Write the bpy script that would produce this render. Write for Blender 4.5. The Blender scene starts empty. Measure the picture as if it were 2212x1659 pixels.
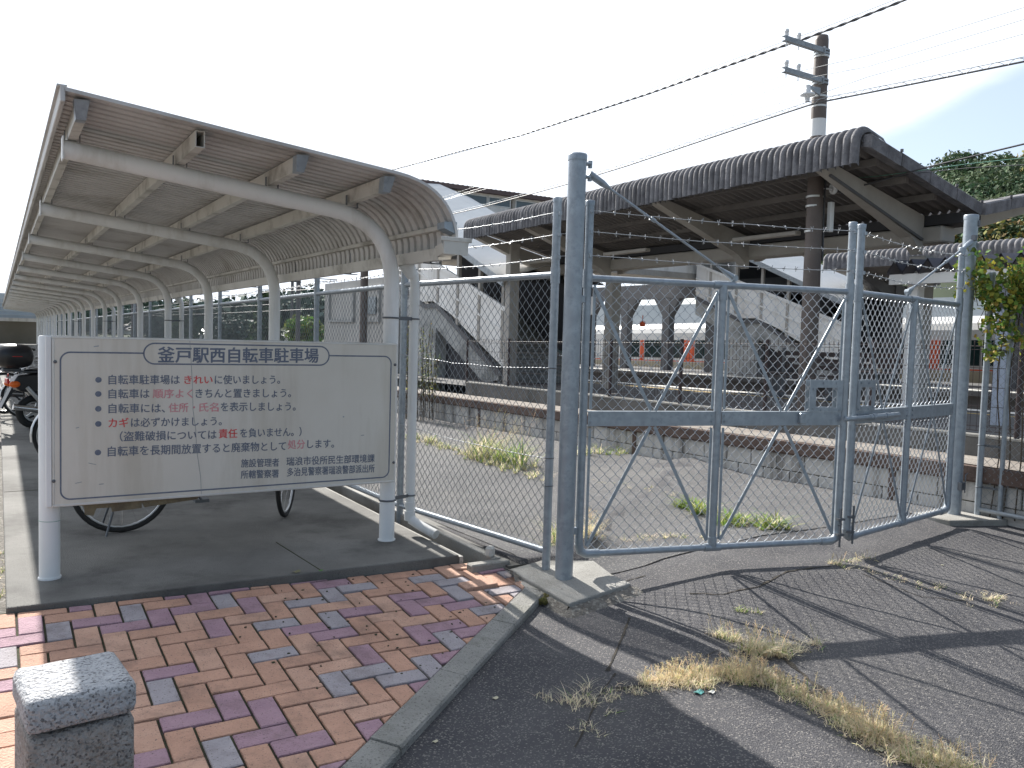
import bpy, math, random
from mathutils import Vector, Matrix, noise
random.seed(7)
SC = bpy.context.scene
COL = SC.collection
# ------------------------------------------------------------------ camera
F, PIT, ROL, H = 1780.0, .0567, .029, 1.45       # focal length in pixels of a 2212 px wide picture
cp, sp, cr, sr = math.cos(PIT), math.sin(PIT), math.cos(ROL), math.sin(ROL)
FW = Vector((0, cp, -sp)); DN = Vector((0, -sp, -cp)); RT = Vector((1, 0, 0))
CX = cr*RT - sr*DN; CY = sr*RT + cr*DN
cam = bpy.data.cameras.new('camera'); cam_o = bpy.data.objects.new('camera', cam); COL.objects.link(cam_o)
M3 = Matrix((CX, -CY, -FW)).transposed()
cam_o.matrix_world = Matrix.Translation((0, 0, H)) @ M3.to_4x4()
cam.sensor_width = 36; cam.lens = F*36/2212; cam.clip_start = .05; cam.clip_end = 2000
SC.camera = cam_o
# ------------------------------------------------------------------ frame of the shelter: s to the right, t away, z up
TH = math.radians(32)
S0 = Vector((-.852, 5.733, 0)); BB = Vector((math.cos(TH), math.sin(TH), 0)); AA = Vector((-math.sin(TH), math.cos(TH), 0))
def sw(s, t, z=0): return S0 + BB*s + AA*t + Vector((0, 0, z))
def ray(x, y): return CX*((x-1106)/F) + CY*((y-829.5)/F) + FW
def to_st(w): w = w-S0; return (w.dot(BB), w.dot(AA), w.z)
def onz(x, y, z=0):
    d = ray(x, y); return to_st(Vector((0, 0, H)) + d*((z-H)/d.z))
def ons(x, y, s):
    d = ray(x, y); o = Vector((0, 0, H)); return to_st(o + d*((sw(s, 0)-o).dot(BB)/d.dot(BB)))
def ont(x, y, t):
    d = ray(x, y); o = Vector((0, 0, H)); return to_st(o + d*((sw(0, t)-o).dot(AA)/d.dot(AA)))
# ------------------------------------------------------------------ light
SUN = Vector((-.706, 1.186, 1.0)).normalized()       # towards the sun
sun_el = math.asin(SUN.z); sun_az = math.atan2(SUN.x, SUN.y)
W = bpy.data.worlds.new('World'); SC.world = W; W.use_nodes = True
nt = W.node_tree; nt.nodes.clear()
def N(nt, typ, **kw):
    n = nt.nodes.new(typ)
    for k, v in kw.items():
        if k.startswith('i_'):
            key = k[2:].replace('_', ' ')
            n.inputs[int(key) if key.isdigit() else key].default_value = v
        else: setattr(n, k, v)
    return n
L = lambda nt, a, b: nt.links.new(a, b)
wo = N(nt, 'ShaderNodeOutputWorld'); bg = N(nt, 'ShaderNodeBackground'); bg.inputs[1].default_value = .085
sky = N(nt, 'ShaderNodeTexSky', sky_type='NISHITA'); sky.sun_disc = False
sky.sun_elevation = sun_el; sky.sun_rotation = sun_az; sky.air_density = 1.0; sky.dust_density = 1.2; sky.altitude = 150
tc = N(nt, 'ShaderNodeTexCoord'); mp = N(nt, 'ShaderNodeMapping')
mp.inputs['Rotation'].default_value = (0, 0, math.radians(-35)); mp.inputs['Scale'].default_value = (1.0, 2.6, 4.5)
L(nt, tc.outputs['Generated'], mp.inputs[0])
cn = N(nt, 'ShaderNodeTexNoise', i_Scale=1.1, i_Detail=7.0, i_Roughness=.52); L(nt, mp.outputs[0], cn.inputs['Vector'])
# thin cloud veil: thick round the sun, thinning to blue away from it and low in the east
dp = N(nt, 'ShaderNodeVectorMath', operation='DOT_PRODUCT'); L(nt, tc.outputs['Generated'], dp.inputs[0]); dp.inputs[1].default_value = SUN
mr = N(nt, 'ShaderNodeMapRange'); L(nt, dp.outputs['Value'], mr.inputs[0])
mr.inputs[1].default_value = .50; mr.inputs[2].default_value = .86; mr.inputs[3].default_value = -.22; mr.inputs[4].default_value = .85
sep = N(nt, 'ShaderNodeSeparateXYZ'); L(nt, tc.outputs['Generated'], sep.inputs[0])
tilt = N(nt, 'ShaderNodeMath', operation='MULTIPLY_ADD'); L(nt, sep.outputs['X'], tilt.inputs[0]); tilt.inputs[1].default_value = -.28; L(nt, sep.outputs['Z'], tilt.inputs[2])
hi_ = N(nt, 'ShaderNodeMapRange', interpolation_type='SMOOTHSTEP'); L(nt, tilt.outputs[0], hi_.inputs[0]); hi_.inputs[1].default_value = .10; hi_.inputs[2].default_value = .19; hi_.inputs[3].default_value = -.12; hi_.inputs[4].default_value = .34
sd_ = N(nt, 'ShaderNodeMapRange', interpolation_type='SMOOTHSTEP'); L(nt, dp.outputs['Value'], sd_.inputs[0]); sd_.inputs[1].default_value = .1; sd_.inputs[2].default_value = .5
hm = N(nt, 'ShaderNodeMath', operation='MULTIPLY'); L(nt, hi_.outputs[0], hm.inputs[0]); L(nt, sd_.outputs[0], hm.inputs[1])
a0 = N(nt, 'ShaderNodeMath', operation='ADD'); L(nt, hm.outputs[0], a0.inputs[0]); L(nt, mr.outputs[0], a0.inputs[1])
ad = N(nt, 'ShaderNodeMath', operation='ADD'); L(nt, cn.outputs['Fac'], ad.inputs[0]); L(nt, a0.outputs[0], ad.inputs[1])
m2 = N(nt, 'ShaderNodeMapRange', interpolation_type='SMOOTHSTEP'); L(nt, ad.outputs[0], m2.inputs[0])
m2.inputs[1].default_value = .36; m2.inputs[2].default_value = .62; m2.inputs[3].default_value = .30
mixc = N(nt, 'ShaderNodeMixRGB'); L(nt, m2.outputs[0], mixc.inputs[0]); L(nt, sky.outputs[0], mixc.inputs[1])
# thin cloud scatters most light forward: brightest towards the sun, duller behind the viewer
cb = N(nt, 'ShaderNodeMapRange', interpolation_type='SMOOTHSTEP'); L(nt, dp.outputs['Value'], cb.inputs[0]); cb.inputs[1].default_value = -.25; cb.inputs[2].default_value = .55; cb.inputs[3].default_value = .28; cb.inputs[4].default_value = 1.0
cvm = N(nt, 'ShaderNodeVectorMath', operation='SCALE'); cvm.inputs[0].default_value = (7.6, 8.15, 9.0); L(nt, cb.outputs[0], cvm.inputs['Scale']); L(nt, cvm.outputs[0], mixc.inputs[2])
L(nt, mixc.outputs[0], bg.inputs[0]); L(nt, bg.outputs[0], wo.inputs[0])
sl = bpy.data.lights.new('sun', 'SUN'); sl.energy = 5.0; sl.angle = math.radians(.55); sl.color = (1, .955, .89)
so = bpy.data.objects.new('sun', sl); COL.objects.link(so); so.rotation_euler = (-SUN).to_track_quat('-Z', 'Y').to_euler()
SC.view_settings.view_transform = 'Standard'; SC.view_settings.look = 'None'; SC.view_settings.gamma = 1
SC.view_settings.exposure = .98
SC.view_settings.use_curve_mapping = False
SC.cycles.max_bounces = 7; SC.cycles.diffuse_bounces = 4; SC.cycles.transparent_max_bounces = 12
# ------------------------------------------------------------------ materials
MATS = {}
def mat(name, col, rough=.6, metal=0.0, col2=None, nscale=6.0, namt=.5, bump=0.0, bscale=60.0, stain=None, sscale=2.0, samt=.5,
        speck=None, speckscale=120.0, speckamt=.3, island=0.0, streak=False, spec=.5, trans=None, mossy=None):
    """colour with two noises, an optional stain colour, voronoi specks, per-piece variation and a fine bump"""
    if name in MATS: return MATS[name]
    m = bpy.data.materials.new(name); m.use_nodes = True; t = m.node_tree; p = t.nodes['Principled BSDF']
    p.inputs['Roughness'].default_value = rough; p.inputs['Metallic'].default_value = metal
    p.inputs['Specular IOR Level'].default_value = spec
    tcn = N(t, 'ShaderNodeTexCoord'); geo = N(t, 'ShaderNodeNewGeometry')
    vec = geo.outputs['Position']
    c = N(t, 'ShaderNodeRGB'); c.outputs[0].default_value = (*col, 1); out = c.outputs[0]
    n1 = N(t, 'ShaderNodeTexNoise', i_Scale=nscale, i_Detail=6.0, i_Roughness=.62); 
    L(t, vec, n1.inputs['Vector'])
    if col2:
        r = N(t, 'ShaderNodeMapRange'); L(t, n1.outputs['Fac'], r.inputs[0]); r.inputs[1].default_value = .35; r.inputs[2].default_value = .65
        r.inputs[4].default_value = namt*2 if namt < .5 else 1
        mx = N(t, 'ShaderNodeMixRGB'); L(t, r.outputs[0], mx.inputs[0]); L(t, out, mx.inputs[1]); mx.inputs[2].default_value = (*col2, 1); out = mx.outputs[0]
    if stain:
        sv = N(t, 'ShaderNodeMapping'); L(t, vec, sv.inputs[0])
        sv.inputs['Scale'].default_value = (1, 1, .12) if streak else (1, 1, 1)
        n2 = N(t, 'ShaderNodeTexNoise', i_Scale=sscale, i_Detail=8.0, i_Roughness=.68); L(t, sv.outputs[0], n2.inputs['Vector'])
        r = N(t, 'ShaderNodeMapRange'); L(t, n2.outputs['Fac'], r.inputs[0]); r.inputs[1].default_value = .5; r.inputs[2].default_value = .68; r.inputs[4].default_value = samt
        mx = N(t, 'ShaderNodeMixRGB'); L(t, r.outputs[0], mx.inputs[0]); L(t, out, mx.inputs[1]); mx.inputs[2].default_value = (*stain, 1); out = mx.outputs[0]
    if speck:
        v = N(t, 'ShaderNodeTexVoronoi', i_Scale=speckscale); L(t, vec, v.inputs['Vector'])
        sx = N(t, 'ShaderNodeSeparateColor'); L(t, v.outputs['Color'], sx.inputs[0])
        r = N(t, 'ShaderNodeMapRange'); L(t, sx.outputs[0], r.inputs[0]); r.inputs[1].default_value = 1-speckamt; r.inputs[2].default_value = 1; r.inputs[4].default_value = .9
        mx = N(t, 'ShaderNodeMixRGB'); L(t, r.outputs[0], mx.inputs[0]); L(t, out, mx.inputs[1]); mx.inputs[2].default_value = (*speck, 1); out = mx.outputs[0]
    if island:
        hs = N(t, 'ShaderNodeHueSaturation'); 
        a = N(t, 'ShaderNodeMath', operation='MULTIPLY_ADD'); L(t, geo.outputs['Random Per Island'], a.inputs[0]); a.inputs[1].default_value = island; a.inputs[2].default_value = 1-island/2
        L(t, a.outputs[0], hs.inputs['Value']); L(t, out, hs.inputs['Color'])
        wn = N(t, 'ShaderNodeMath', operation='MULTIPLY'); L(t, geo.outputs['Random Per Island'], wn.inputs[0]); wn.inputs[1].default_value = 37.7
        fr = N(t, 'ShaderNodeMath', operation='FRACT'); L(t, wn.outputs[0], fr.inputs[0])
        b = N(t, 'ShaderNodeMath', operation='MULTIPLY_ADD'); L(t, fr.outputs[0], b.inputs[0]); b.inputs[1].default_value = island*.12; b.inputs[2].default_value = .5-island*.06
        L(t, b.outputs[0], hs.inputs['Hue']); out = hs.outputs[0]
    L(t, out, p.inputs['Base Color'])
    if bump:
        nb = N(t, 'ShaderNodeTexNoise', i_Scale=bscale, i_Detail=5.0); L(t, vec, nb.inputs['Vector'])
        bp = N(t, 'ShaderNodeBump', i_Strength=bump, i_Distance=.02); L(t, nb.outputs['Fac'], bp.inputs['Height']); L(t, bp.outputs[0], p.inputs['Normal'])
    if trans:
        tr = N(t, 'ShaderNodeBsdfTranslucent'); ms = N(t, 'ShaderNodeMixShader'); ms.inputs[0].default_value = trans
        L(t, out, tr.inputs[0]); o = t.nodes['Material Output']; L(t, p.outputs[0], ms.inputs[1]); L(t, tr.outputs[0], ms.inputs[2]); L(t, ms.outputs[0], o.inputs[0])
    MATS[name] = m; return m
ASPH = mat('asphalt', (.052,.052,.060), .88, col2=(.096,.094,.10), nscale=2.2, bump=1.0, bscale=150, stain=(.135,.13,.125), sscale=.8, samt=.4, speck=(.30,.28,.255), speckscale=170, speckamt=.2)
ASPH_OLD = mat('old_asphalt', (.082,.082,.086), .9, col2=(.13,.128,.13), nscale=1.3, bump=.9, bscale=160, stain=(.18,.172,.16), sscale=.6, samt=.6, speck=(.38,.36,.33), speckscale=130, speckamt=.12)
CONC = mat('concrete', (.27,.262,.24), .88, col2=(.36,.35,.325), nscale=3, bump=.5, bscale=120, stain=(.13,.122,.10), sscale=1.4, samt=.75, speck=(.14,.13,.12), speckscale=210, speckamt=.08)
SLAB = mat('slab_concrete', (.105,.102,.094), .85, col2=(.20,.195,.18), nscale=1.0, bump=.5, bscale=130, stain=(.045,.042,.038), sscale=.9, samt=1.0, speck=(.10,.095,.09), speckscale=170, speckamt=.06)
KERB = mat('kerb_concrete', (.25,.245,.225), .9, col2=(.33,.32,.295), nscale=5, bump=.8, bscale=140, stain=(.12,.125,.085), sscale=3, samt=.6, speck=(.13,.12,.11), speckscale=150, speckamt=.15)
DIRT = mat('joint_soil', (.055,.047,.036), .95, col2=(.075,.085,.04), nscale=9, bump=1, bscale=200)
GRAVEL = mat('gravel', (.22,.2,.175), .95, col2=(.12,.11,.095), nscale=14, bump=1.0, bscale=90, speck=(.36,.34,.3), speckscale=60, speckamt=.3)
GALV = mat('galvanised_steel', (.26,.295,.33), .42, .4, col2=(.37,.415,.46), nscale=26, namt=.5, stain=(.20,.225,.25), sscale=13, samt=.6, bump=.05, bscale=80)
GALV_D = mat('weathered_galvanised', (.27,.295,.32), .55, .4, col2=(.36,.39,.41), nscale=14, stain=(.2,.2,.19), sscale=6, samt=.4)
WIRE_LIT = mat('gate_wire_lit_tone', (.50,.53,.57), .38, .45)  # same wire as the fence, coloured paler for its sunlit highlights
WIRE = mat('galvanised_wire', (.27,.29,.31), .42, .4)
BRACK = mat('dark_steel', (.13,.14,.155), .5, .5)
WHITE = mat('white_paint', (.72,.73,.73), .45, col2=(.78,.79,.79), nscale=3, stain=(.42,.39,.33), sscale=4.5, samt=.42, streak=True)
CREAM = mat('cream_paint', (.55,.535,.49), .5, col2=(.62,.60,.555), nscale=3, stain=(.22,.20,.165), sscale=3.4, samt=.8)
ROOFM = mat('roof_sheet_metal', (.51,.50,.49), .55, col2=(.58,.57,.56), nscale=2.5, stain=(.25,.225,.19), sscale=2.2, samt=.55, bump=.03)
ALU = mat('aluminium_trim', (.62,.62,.60), .4, .35, stain=(.4,.38,.34), sscale=5, samt=.4)
PANEL = mat('sign_panel', (.62,.59,.52), .5, col2=(.66,.635,.57), nscale=1.6, stain=(.46,.42,.34), sscale=3.0, samt=.55, bump=.02, streak=True)
NAVY = mat('sign_ink_slate', (.105,.13,.185), .6, col2=(.16,.185,.235), nscale=30)
RED = mat('sign_ink_red', (.62,.045,.05), .6, col2=(.66,.12,.12), nscale=30)
PINK = mat('sign_ink_faded_pink', (.66,.23,.26), .6, col2=(.62,.33,.34), nscale=30)
RUBBER = mat('rubber', (.02,.02,.021), .8)
CHROME = mat('chrome', (.75,.75,.76), .2, 1.0)
PVC = mat('white_pipe', (.66,.665,.655), .38, stain=(.35,.33,.27), sscale=5, samt=.4, streak=True)
SLATE = mat('weathered_cement_sheet', (.115,.112,.12), .85, col2=(.215,.21,.22), nscale=7, bump=.6, bscale=50, stain=(.08,.078,.082), sscale=5, samt=.8, streak=True)
SOFFIT = mat('roof_underside', (.18,.165,.155), .8, col2=(.13,.12,.113), nscale=2, bump=.1)
BEIGE = mat('beige_concrete', (.35,.325,.295), .75, col2=(.41,.385,.35), nscale=2, stain=(.25,.22,.18), sscale=1.5, samt=.5)
DARKCOL = mat('grey_column_paint', (.085,.085,.09), .6, col2=(.11,.11,.115), nscale=3)
POLEM = mat('brown_pole_paint', (.105,.082,.072), .6, col2=(.13,.105,.092), nscale=4, stain=(.16,.14,.13), sscale=3, samt=.4)
OFFW = mat('stair_white_panel', (.76,.74,.71), .6, col2=(.80,.78,.75), nscale=1.2, stain=(.38,.35,.30), sscale=2, samt=.5, streak=True)
STCON = mat('stained_concrete', (.33,.335,.325), .85, col2=(.42,.42,.41), nscale=2, stain=(.08,.085,.08), sscale=1.1, samt=.85)
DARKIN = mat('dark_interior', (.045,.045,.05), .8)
ROOFW = mat('white_corrugated_roof', (.74,.74,.73), .5, col2=(.68,.68,.67), nscale=2)
TRAINM = mat('train_body', (.60,.58,.55), .35, .25, col2=(.66,.65,.62), nscale=1)
TRGLASS = mat('train_window', (.012,.03,.03), .12)
ORANGE = mat('orange_stripe', (.72,.10,.02), .45)
BROWNRUST = mat('rusty_coping', (.085,.055,.045), .9, col2=(.15,.105,.085), nscale=5, bump=.6, bscale=70, stain=(.055,.035,.03), sscale=2.5, samt=.8)
COPTOP = mat('worn_platform_edge', (.19,.165,.145), .9, col2=(.27,.245,.215), nscale=4, bump=.5, bscale=60, stain=(.15,.125,.11), sscale=3, samt=.6)
PLATF = mat('platform_paving', (.085,.083,.083), .9, col2=(.12,.117,.115), nscale=2, bump=.3)
LINEW = mat('white_line_paint', (.72,.70,.64), .7, col2=(.6,.58,.53), nscale=8)
BLOCK = mat('wall_block', (.46,.445,.42), .9, col2=(.54,.52,.49), nscale=4, island=0, bump=.4, bscale=80, stain=(.09,.08,.07), sscale=3.4, samt=.95, streak=True)
FENCEB = mat('brown_fence_paint', (.045,.028,.028), .5)
WALLD = mat('shade_toned_stained_wall', (.10,.098,.095), .9, col2=(.16,.155,.15), nscale=2, stain=(.05,.05,.045), sscale=1.5, samt=.8, streak=True, bump=.4, bscale=60)  # face colour darkened for the unlit side, with streaky stains on top
GRANITE = mat('granite', (.40,.405,.42), .75, col2=(.48,.485,.50), nscale=30, bump=1.0, bscale=85, speck=(.10,.10,.105), speckscale=170, speckamt=.34)
GRANITE2 = mat('granite_lower', (.30,.285,.27), .8, col2=(.38,.36,.34), nscale=26, bump=1.0, bscale=80, speck=(.09,.085,.085), speckscale=170, speckamt=.34, stain=(.16,.12,.085), sscale=6, samt=.6)
GRASSD = mat('dry_grass', (.84,.74,.54), .8, island=.6, trans=.5)
GRASSG = mat('green_grass', (.22,.30,.07), .7, island=.7, trans=.4)
LEAFG = mat('ivy_leaf', (.13,.20,.035), .55, island=1.0, trans=.35)
LEAFY = mat('yellowing_leaf', (.34,.30,.045), .6, island=.8, trans=.35)
MOSS = mat('moss', (.09,.10,.02), .95, col2=(.16,.13,.04), nscale=40, bump=1, bscale=150)
FOREST = mat('forest_leaves', (.055,.092,.042), .85, island=.9, trans=.15)
FORESTY = mat('autumn_leaves', (.17,.14,.035), .85, island=.8, trans=.15)
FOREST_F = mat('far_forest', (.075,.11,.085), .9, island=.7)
BARK = mat('bark', (.09,.07,.05), .9)
BLACKP = mat('black_plastic', (.018,.018,.021), .35)
BIKEF = mat('bicycle_frame_paint', (.12,.13,.15), .35, .3)
SILV = mat('silver_parts', (.55,.56,.57), .35, .7)
REDP = mat('red_plastic', (.45,.02,.02), .3)
AMBER = mat('amber_lens', (.85,.16,.02), .3)
WOOD = mat('rotten_board', (.20,.17,.11), .9, col2=(.12,.10,.07), nscale=12, stain=(.28,.26,.17), sscale=5, samt=.6, bump=.4)
TANW = mat('tan_wall', (.19,.165,.125), .8, col2=(.22,.19,.15), nscale=1)
BLUEW = mat('pale_blue_siding', (.42,.47,.50), .7, col2=(.48,.52,.55), nscale=1)
REDROOF = mat('brown_red_tiles', (.11,.08,.078), .8)
GLASSB = mat('window_glass_grey', (.10,.13,.15), .15)
TILER = mat('grey_roof_tiles', (.12,.12,.125), .8)
GLASSY = mat('insulator_porcelain', (.72,.73,.74), .2)
CABLE = mat('cable_black', (.06,.06,.065), .5)
# ------------------------------------------------------------------ mesh builder, in the s,t,z frame
class B:
    def __init__(s, o=(0, 0, 0)): s.v = []; s.f = []; s.o = Vector(o); s.smooth = []
    def add(s, vs, fs, sm=False):
        k = len(s.v); s.v += [Vector(v) for v in vs]; s.f += [tuple(i+k for i in f) for f in fs]; s.smooth += [sm]*len(fs)
    def box(s, a, b, ch=0.0):
        (x0, x1), (y0, y1), (z0, z1) = sorted((a[0], b[0])), sorted((a[1], b[1])), sorted((a[2], b[2]))
        s.obox(((x0+x1)/2, (y0+y1)/2, (z0+z1)/2), (x1-x0, y1-y0, z1-z0), None, ch)
    def obox(s, c, d, R=None, ch=0.0):
        c = Vector(c); hx, hy, hz = d[0]/2, d[1]/2, d[2]/2
        if ch <= 0:
            vs = [(sx*hx, sy*hy, sz*hz) for sz in (-1, 1) for sy in (-1, 1) for sx in (-1, 1)]
            fs = [(0, 2, 3, 1), (4, 5, 7, 6), (0, 1, 5, 4), (2, 6, 7, 3), (0, 4, 6, 2), (1, 3, 7, 5)]
        else:
            ch = min(ch, hx*.8, hy*.8, hz*.8); vs = []; idx = {}
            for sx in (-1, 1):
                for sy in (-1, 1):
                    for sz in (-1, 1):
                        for ax in range(3):
                            p = [sx*(hx-ch), sy*(hy-ch), sz*(hz-ch)]; p[ax] = (sx*hx, sy*hy, sz*hz)[ax]
                            idx[(sx, sy, sz, ax)] = len(vs); vs.append(tuple(p))
            fs = []
            for sg in (-1, 1):
                q = [(1, 1), (-1, 1), (-1, -1), (1, -1)]
                for ax in range(3):
                    f = []
                    for a_, b_ in q:
                        k = [0, 0, 0]; k[ax] = sg; k[(ax+1) % 3] = a_; k[(ax+2) % 3] = b_; f.append(idx[(*k, ax)])
                    fs.append(tuple(f if sg > 0 else f[::-1]))
            for ax in range(3):
                a1, a2 = (ax+1) % 3, (ax+2) % 3
                for s1 in (-1, 1):
                    for s2 in (-1, 1):
                        def key(v, w):
                            k = [0, 0, 0]; k[ax] = v; k[a1] = s1; k[a2] = s2; return idx[(*k, w)]
                        fs.append((key(-1, a1), key(1, a1), key(1, a2), key(-1, a2)) if s1*s2 > 0 else (key(-1, a2), key(1, a2), key(1, a1), key(-1, a1)))
            for sx in (-1, 1):
                for sy in (-1, 1):
                    for sz in (-1, 1):
                        f = tuple(idx[(sx, sy, sz, a)] for a in range(3)); fs.append(f if sx*sy*sz > 0 else f[::-1])
        s.add([c + (R @ Vector(v) if R else Vector(v)) for v in vs], fs)
    def bar(s, p, q, w, h, up=(0, 0, 1), ch=0.0):
        p, q = Vector(p), Vector(q); y = (q-p); ln = y.length; y.normalize(); x = y.cross(Vector(up)); x.normalize(); z = x.cross(y)
        s.obox((p+q)/2, (w, ln, h), Matrix((x, y, z)).transposed(), ch)
    def tube(s, pts, r, n=10, caps=True, sm=True):
        pts = [Vector(p) for p in pts]; k = len(pts); R = r if isinstance(r, (list, tuple)) else [r]*k
        T = [(pts[min(i+1, k-1)]-pts[max(i-1, 0)]).normalized() for i in range(k)]
        u = T[0].cross(Vector((0, 0, 1)));
        if u.length < .05: u = T[0].cross(Vector((0, 1, 0)))
        u.normalize(); vs = []
        for i in range(k):
            u = (u - T[i]*u.dot(T[i])); 
            if u.length < 1e-6: u = T[i].orthogonal()
            u.normalize(); w = T[i].cross(u)
            for j in range(n):
                a = 2*math.pi*j/n; vs.append(pts[i] + (u*math.cos(a)+w*math.sin(a))*R[i])
        fs = [(i*n+j, i*n+(j+1) % n, (i+1)*n+(j+1) % n, (i+1)*n+j) for i in range(k-1) for j in range(n)]
        s.add(vs, fs, sm)
        if caps: s.add(vs[:n], [tuple(range(n))[::-1]]); s.add(vs[-n:], [tuple(range(n))])
    def prism(s, poly, d):
        """poly: list of points, d: extrusion vector"""
        n = len(poly); d = Vector(d); vs = [Vector(p) for p in poly]; vs += [v+d for v in vs]
        s.add(vs, [tuple(range(n))[::-1], tuple(range(n, 2*n))] + [(i, (i+1) % n, n+(i+1) % n, n+i) for i in range(n)])
    def grid(s, rows, sm=False):
        n = len(rows[0]); s.add([p for r in rows for p in r], [(i*n+j, i*n+j+1, (i+1)*n+j+1, (i+1)*n+j) for i in range(len(rows)-1) for j in range(n-1)], sm)
    def disc(s, c, nrm, r, n=12, th=.004):
        c = Vector(c); nrm = Vector(nrm).normalized(); s.tube([c, c+nrm*th], r, n, True, False)
    def torus(s, c, ax, R, r, n=28, m=8, a0=0, a1=2*math.pi):
        c = Vector(c); ax = Vector(ax).normalized(); u = ax.orthogonal().normalized() if abs(ax.z) > .9 else Vector((0, 0, 1)).cross(ax).normalized(); w = ax.cross(u)
        full = abs(a1-a0-2*math.pi) < 1e-6; vs = []; k = n if full else n+1
        for i in range(k):
            a = a0+(a1-a0)*i/n; d = u*math.cos(a)+w*math.sin(a)
            for j in range(m): b = 2*math.pi*j/m; vs.append(c+d*(R+r*math.cos(b))+ax*(r*math.sin(b)))
        s.add(vs, [(i*m+j, ((i+1) % k)*m+j, ((i+1) % k)*m+(j+1) % m, i*m+(j+1) % m) for i in range(n) for j in range(m)], True)
    def blob(s, c, r, seed=0, amp=.25, seg=10, rings=7):
        c = Vector(c); vs = []; r = Vector(r if isinstance(r, (tuple, list, Vector)) else (r, r, r))
        for i in range(rings+1):
            th = math.pi*i/rings
            for j in range(seg):
                ph = 2*math.pi*j/seg; d = Vector((math.sin(th)*math.cos(ph), math.sin(th)*math.sin(ph), math.cos(th)))
                k = 1+amp*noise.noise(d*1.7+Vector((seed*3.1, seed*1.7, 0))); vs.append(c+Vector((d.x*r.x, d.y*r.y, d.z*r.z))*k)
        s.add(vs, [(i*seg+j, i*seg+(j+1) % seg, (i+1)*seg+(j+1) % seg, (i+1)*seg+j) for i in range(rings) for j in range(seg)], True)
    def mesh(s, name, m):
        me = bpy.data.meshes.new(name); me.from_pydata([tuple(v-s.o) for v in s.v], [], s.f)
        for x in (m if isinstance(m, (list, tuple)) else [m]): me.materials.append(x)
        me.polygons.foreach_set('use_smooth', s.smooth); me.update(); return me
    def build(s, name, m, parent=None, label=None, kind=None, loc=None, recalc=False):
        """loc given: vertices are relative to loc and the object stands there"""
        me = s.mesh(name, m)
        o = bpy.data.objects.new(name, me); COL.objects.link(o)
        if parent: o.parent = parent
        if label: o['label'] = label
        if kind: o['kind'] = kind
        return o
def place(o, p, rz=0.0):
    w = sw(*p); o.location = w; o.rotation_euler = (0, 0, TH+rz); return o
def tag(o, label=None, cat=None, group=None, kind=None):
    for k, v in (('label', label), ('category', cat), ('group', group), ('kind', kind)):
        if v: o[k] = v
    return o
def thing(name, p, label=None, cat=None, group=None, kind=None, rz=0.0):
    o = bpy.data.objects.new(name, None); o.empty_display_size = .1; COL.objects.link(o); place(o, p, rz); return tag(o, label, cat, group, kind)
def single(b, name, m, p, label=None, cat=None, group=None, kind=None):
    """a thing or a piece of setting that is one mesh; builder origin must be p"""
    o = bpy.data.objects.new(name, b.mesh(name, m)); COL.objects.link(o); place(o, p); return tag(o, label, cat, group, kind)
def copy_tree(o, parent=None):
    c = o.copy(); COL.objects.link(c)
    if parent: c.parent = parent
    for ch in list(o.children): copy_tree(ch, c)
    return c
def share(name, me, parent, loc=(0, 0, 0), rz=0, label=None):
    o = bpy.data.objects.new(name, me); COL.objects.link(o); o.parent = parent; o.location = loc; o.rotation_euler = (0, 0, rz)
    if label: o['label'] = label
    return o
# ================================================================== ground
Lc = (-2.287, -.472); Rc = (.27, -.577)                       # front corners of the shelter slab
_e = Vector((Rc[0]-Lc[0], Rc[1]-Lc[1])); _el = _e.length; _e.normalize(); _n = Vector((_e.y, -_e.x))
def brick_z(s, t):
    q = Vector((s-Lc[0], t-Lc[1])); return -.024-.042*q.dot(_e)/_el-.064*q.dot(_n)
KA = Vector((.453, -1.101)); KD = Vector((-.778, -.628)).normalized(); KN = Vector((.628, -.778)).normalized(); KW = .143
def kd(s, t): return (Vector((s, t))-KA).dot(KN)
def smooth(a, b, x): x = max(0, min(1, (x-a)/(b-a))); return x*x*(3-2*x)
def zg(s, t):
    """height of the asphalt"""
    d = kd(s, t)-KW
    base = -.02-.03*smooth(1.1, 1.5, -t)-.045*max(0, -1.6-t) if t < -1.1 else -.02-.020*(t+1.1)
    if t < -1.0 or d > 0:
        zk = brick_z(s, max(t, -5))-.032; w = smooth(.0, 1.15, d)
        z = zk*(1-w)+base*w
    else: z = base
    z += .006*noise.noise(Vector((s*1.3, t*1.3, 0)))+.003*noise.noise(Vector((s*5, t*5, 3)))
    return z
def frange(a, b, st):
    n = int(round((b-a)/st)); return [a+(b-a)*i/n for i in range(n)]
ss = frange(-3.6, 5.2, .075)+frange(5.2, 14, .8)+[14]
ts = [-14, -10, -7]+frange(-5, 2, .075)+frange(2, 12, .5)+frange(12, 64, 4)+[64]
b = B((0, 0, 0)); rows = []
for t in ts:
    r = []
    for s in ss:
        if t > -.85 and s < .60: z = -.55
        elif t <= -.85 and kd(s, t) < KW*.5: z = brick_z(s, t)-.12
        elif s > 5.15: z = -.6 if t > -2.5 else -.08
        else: z = zg(s, t)
        r.append((s, t, z))
    rows.append(r)
b.grid(rows, True)
single(b, 'asphalt_road', ASPH, (0, 0, 0), kind='structure')
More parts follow.
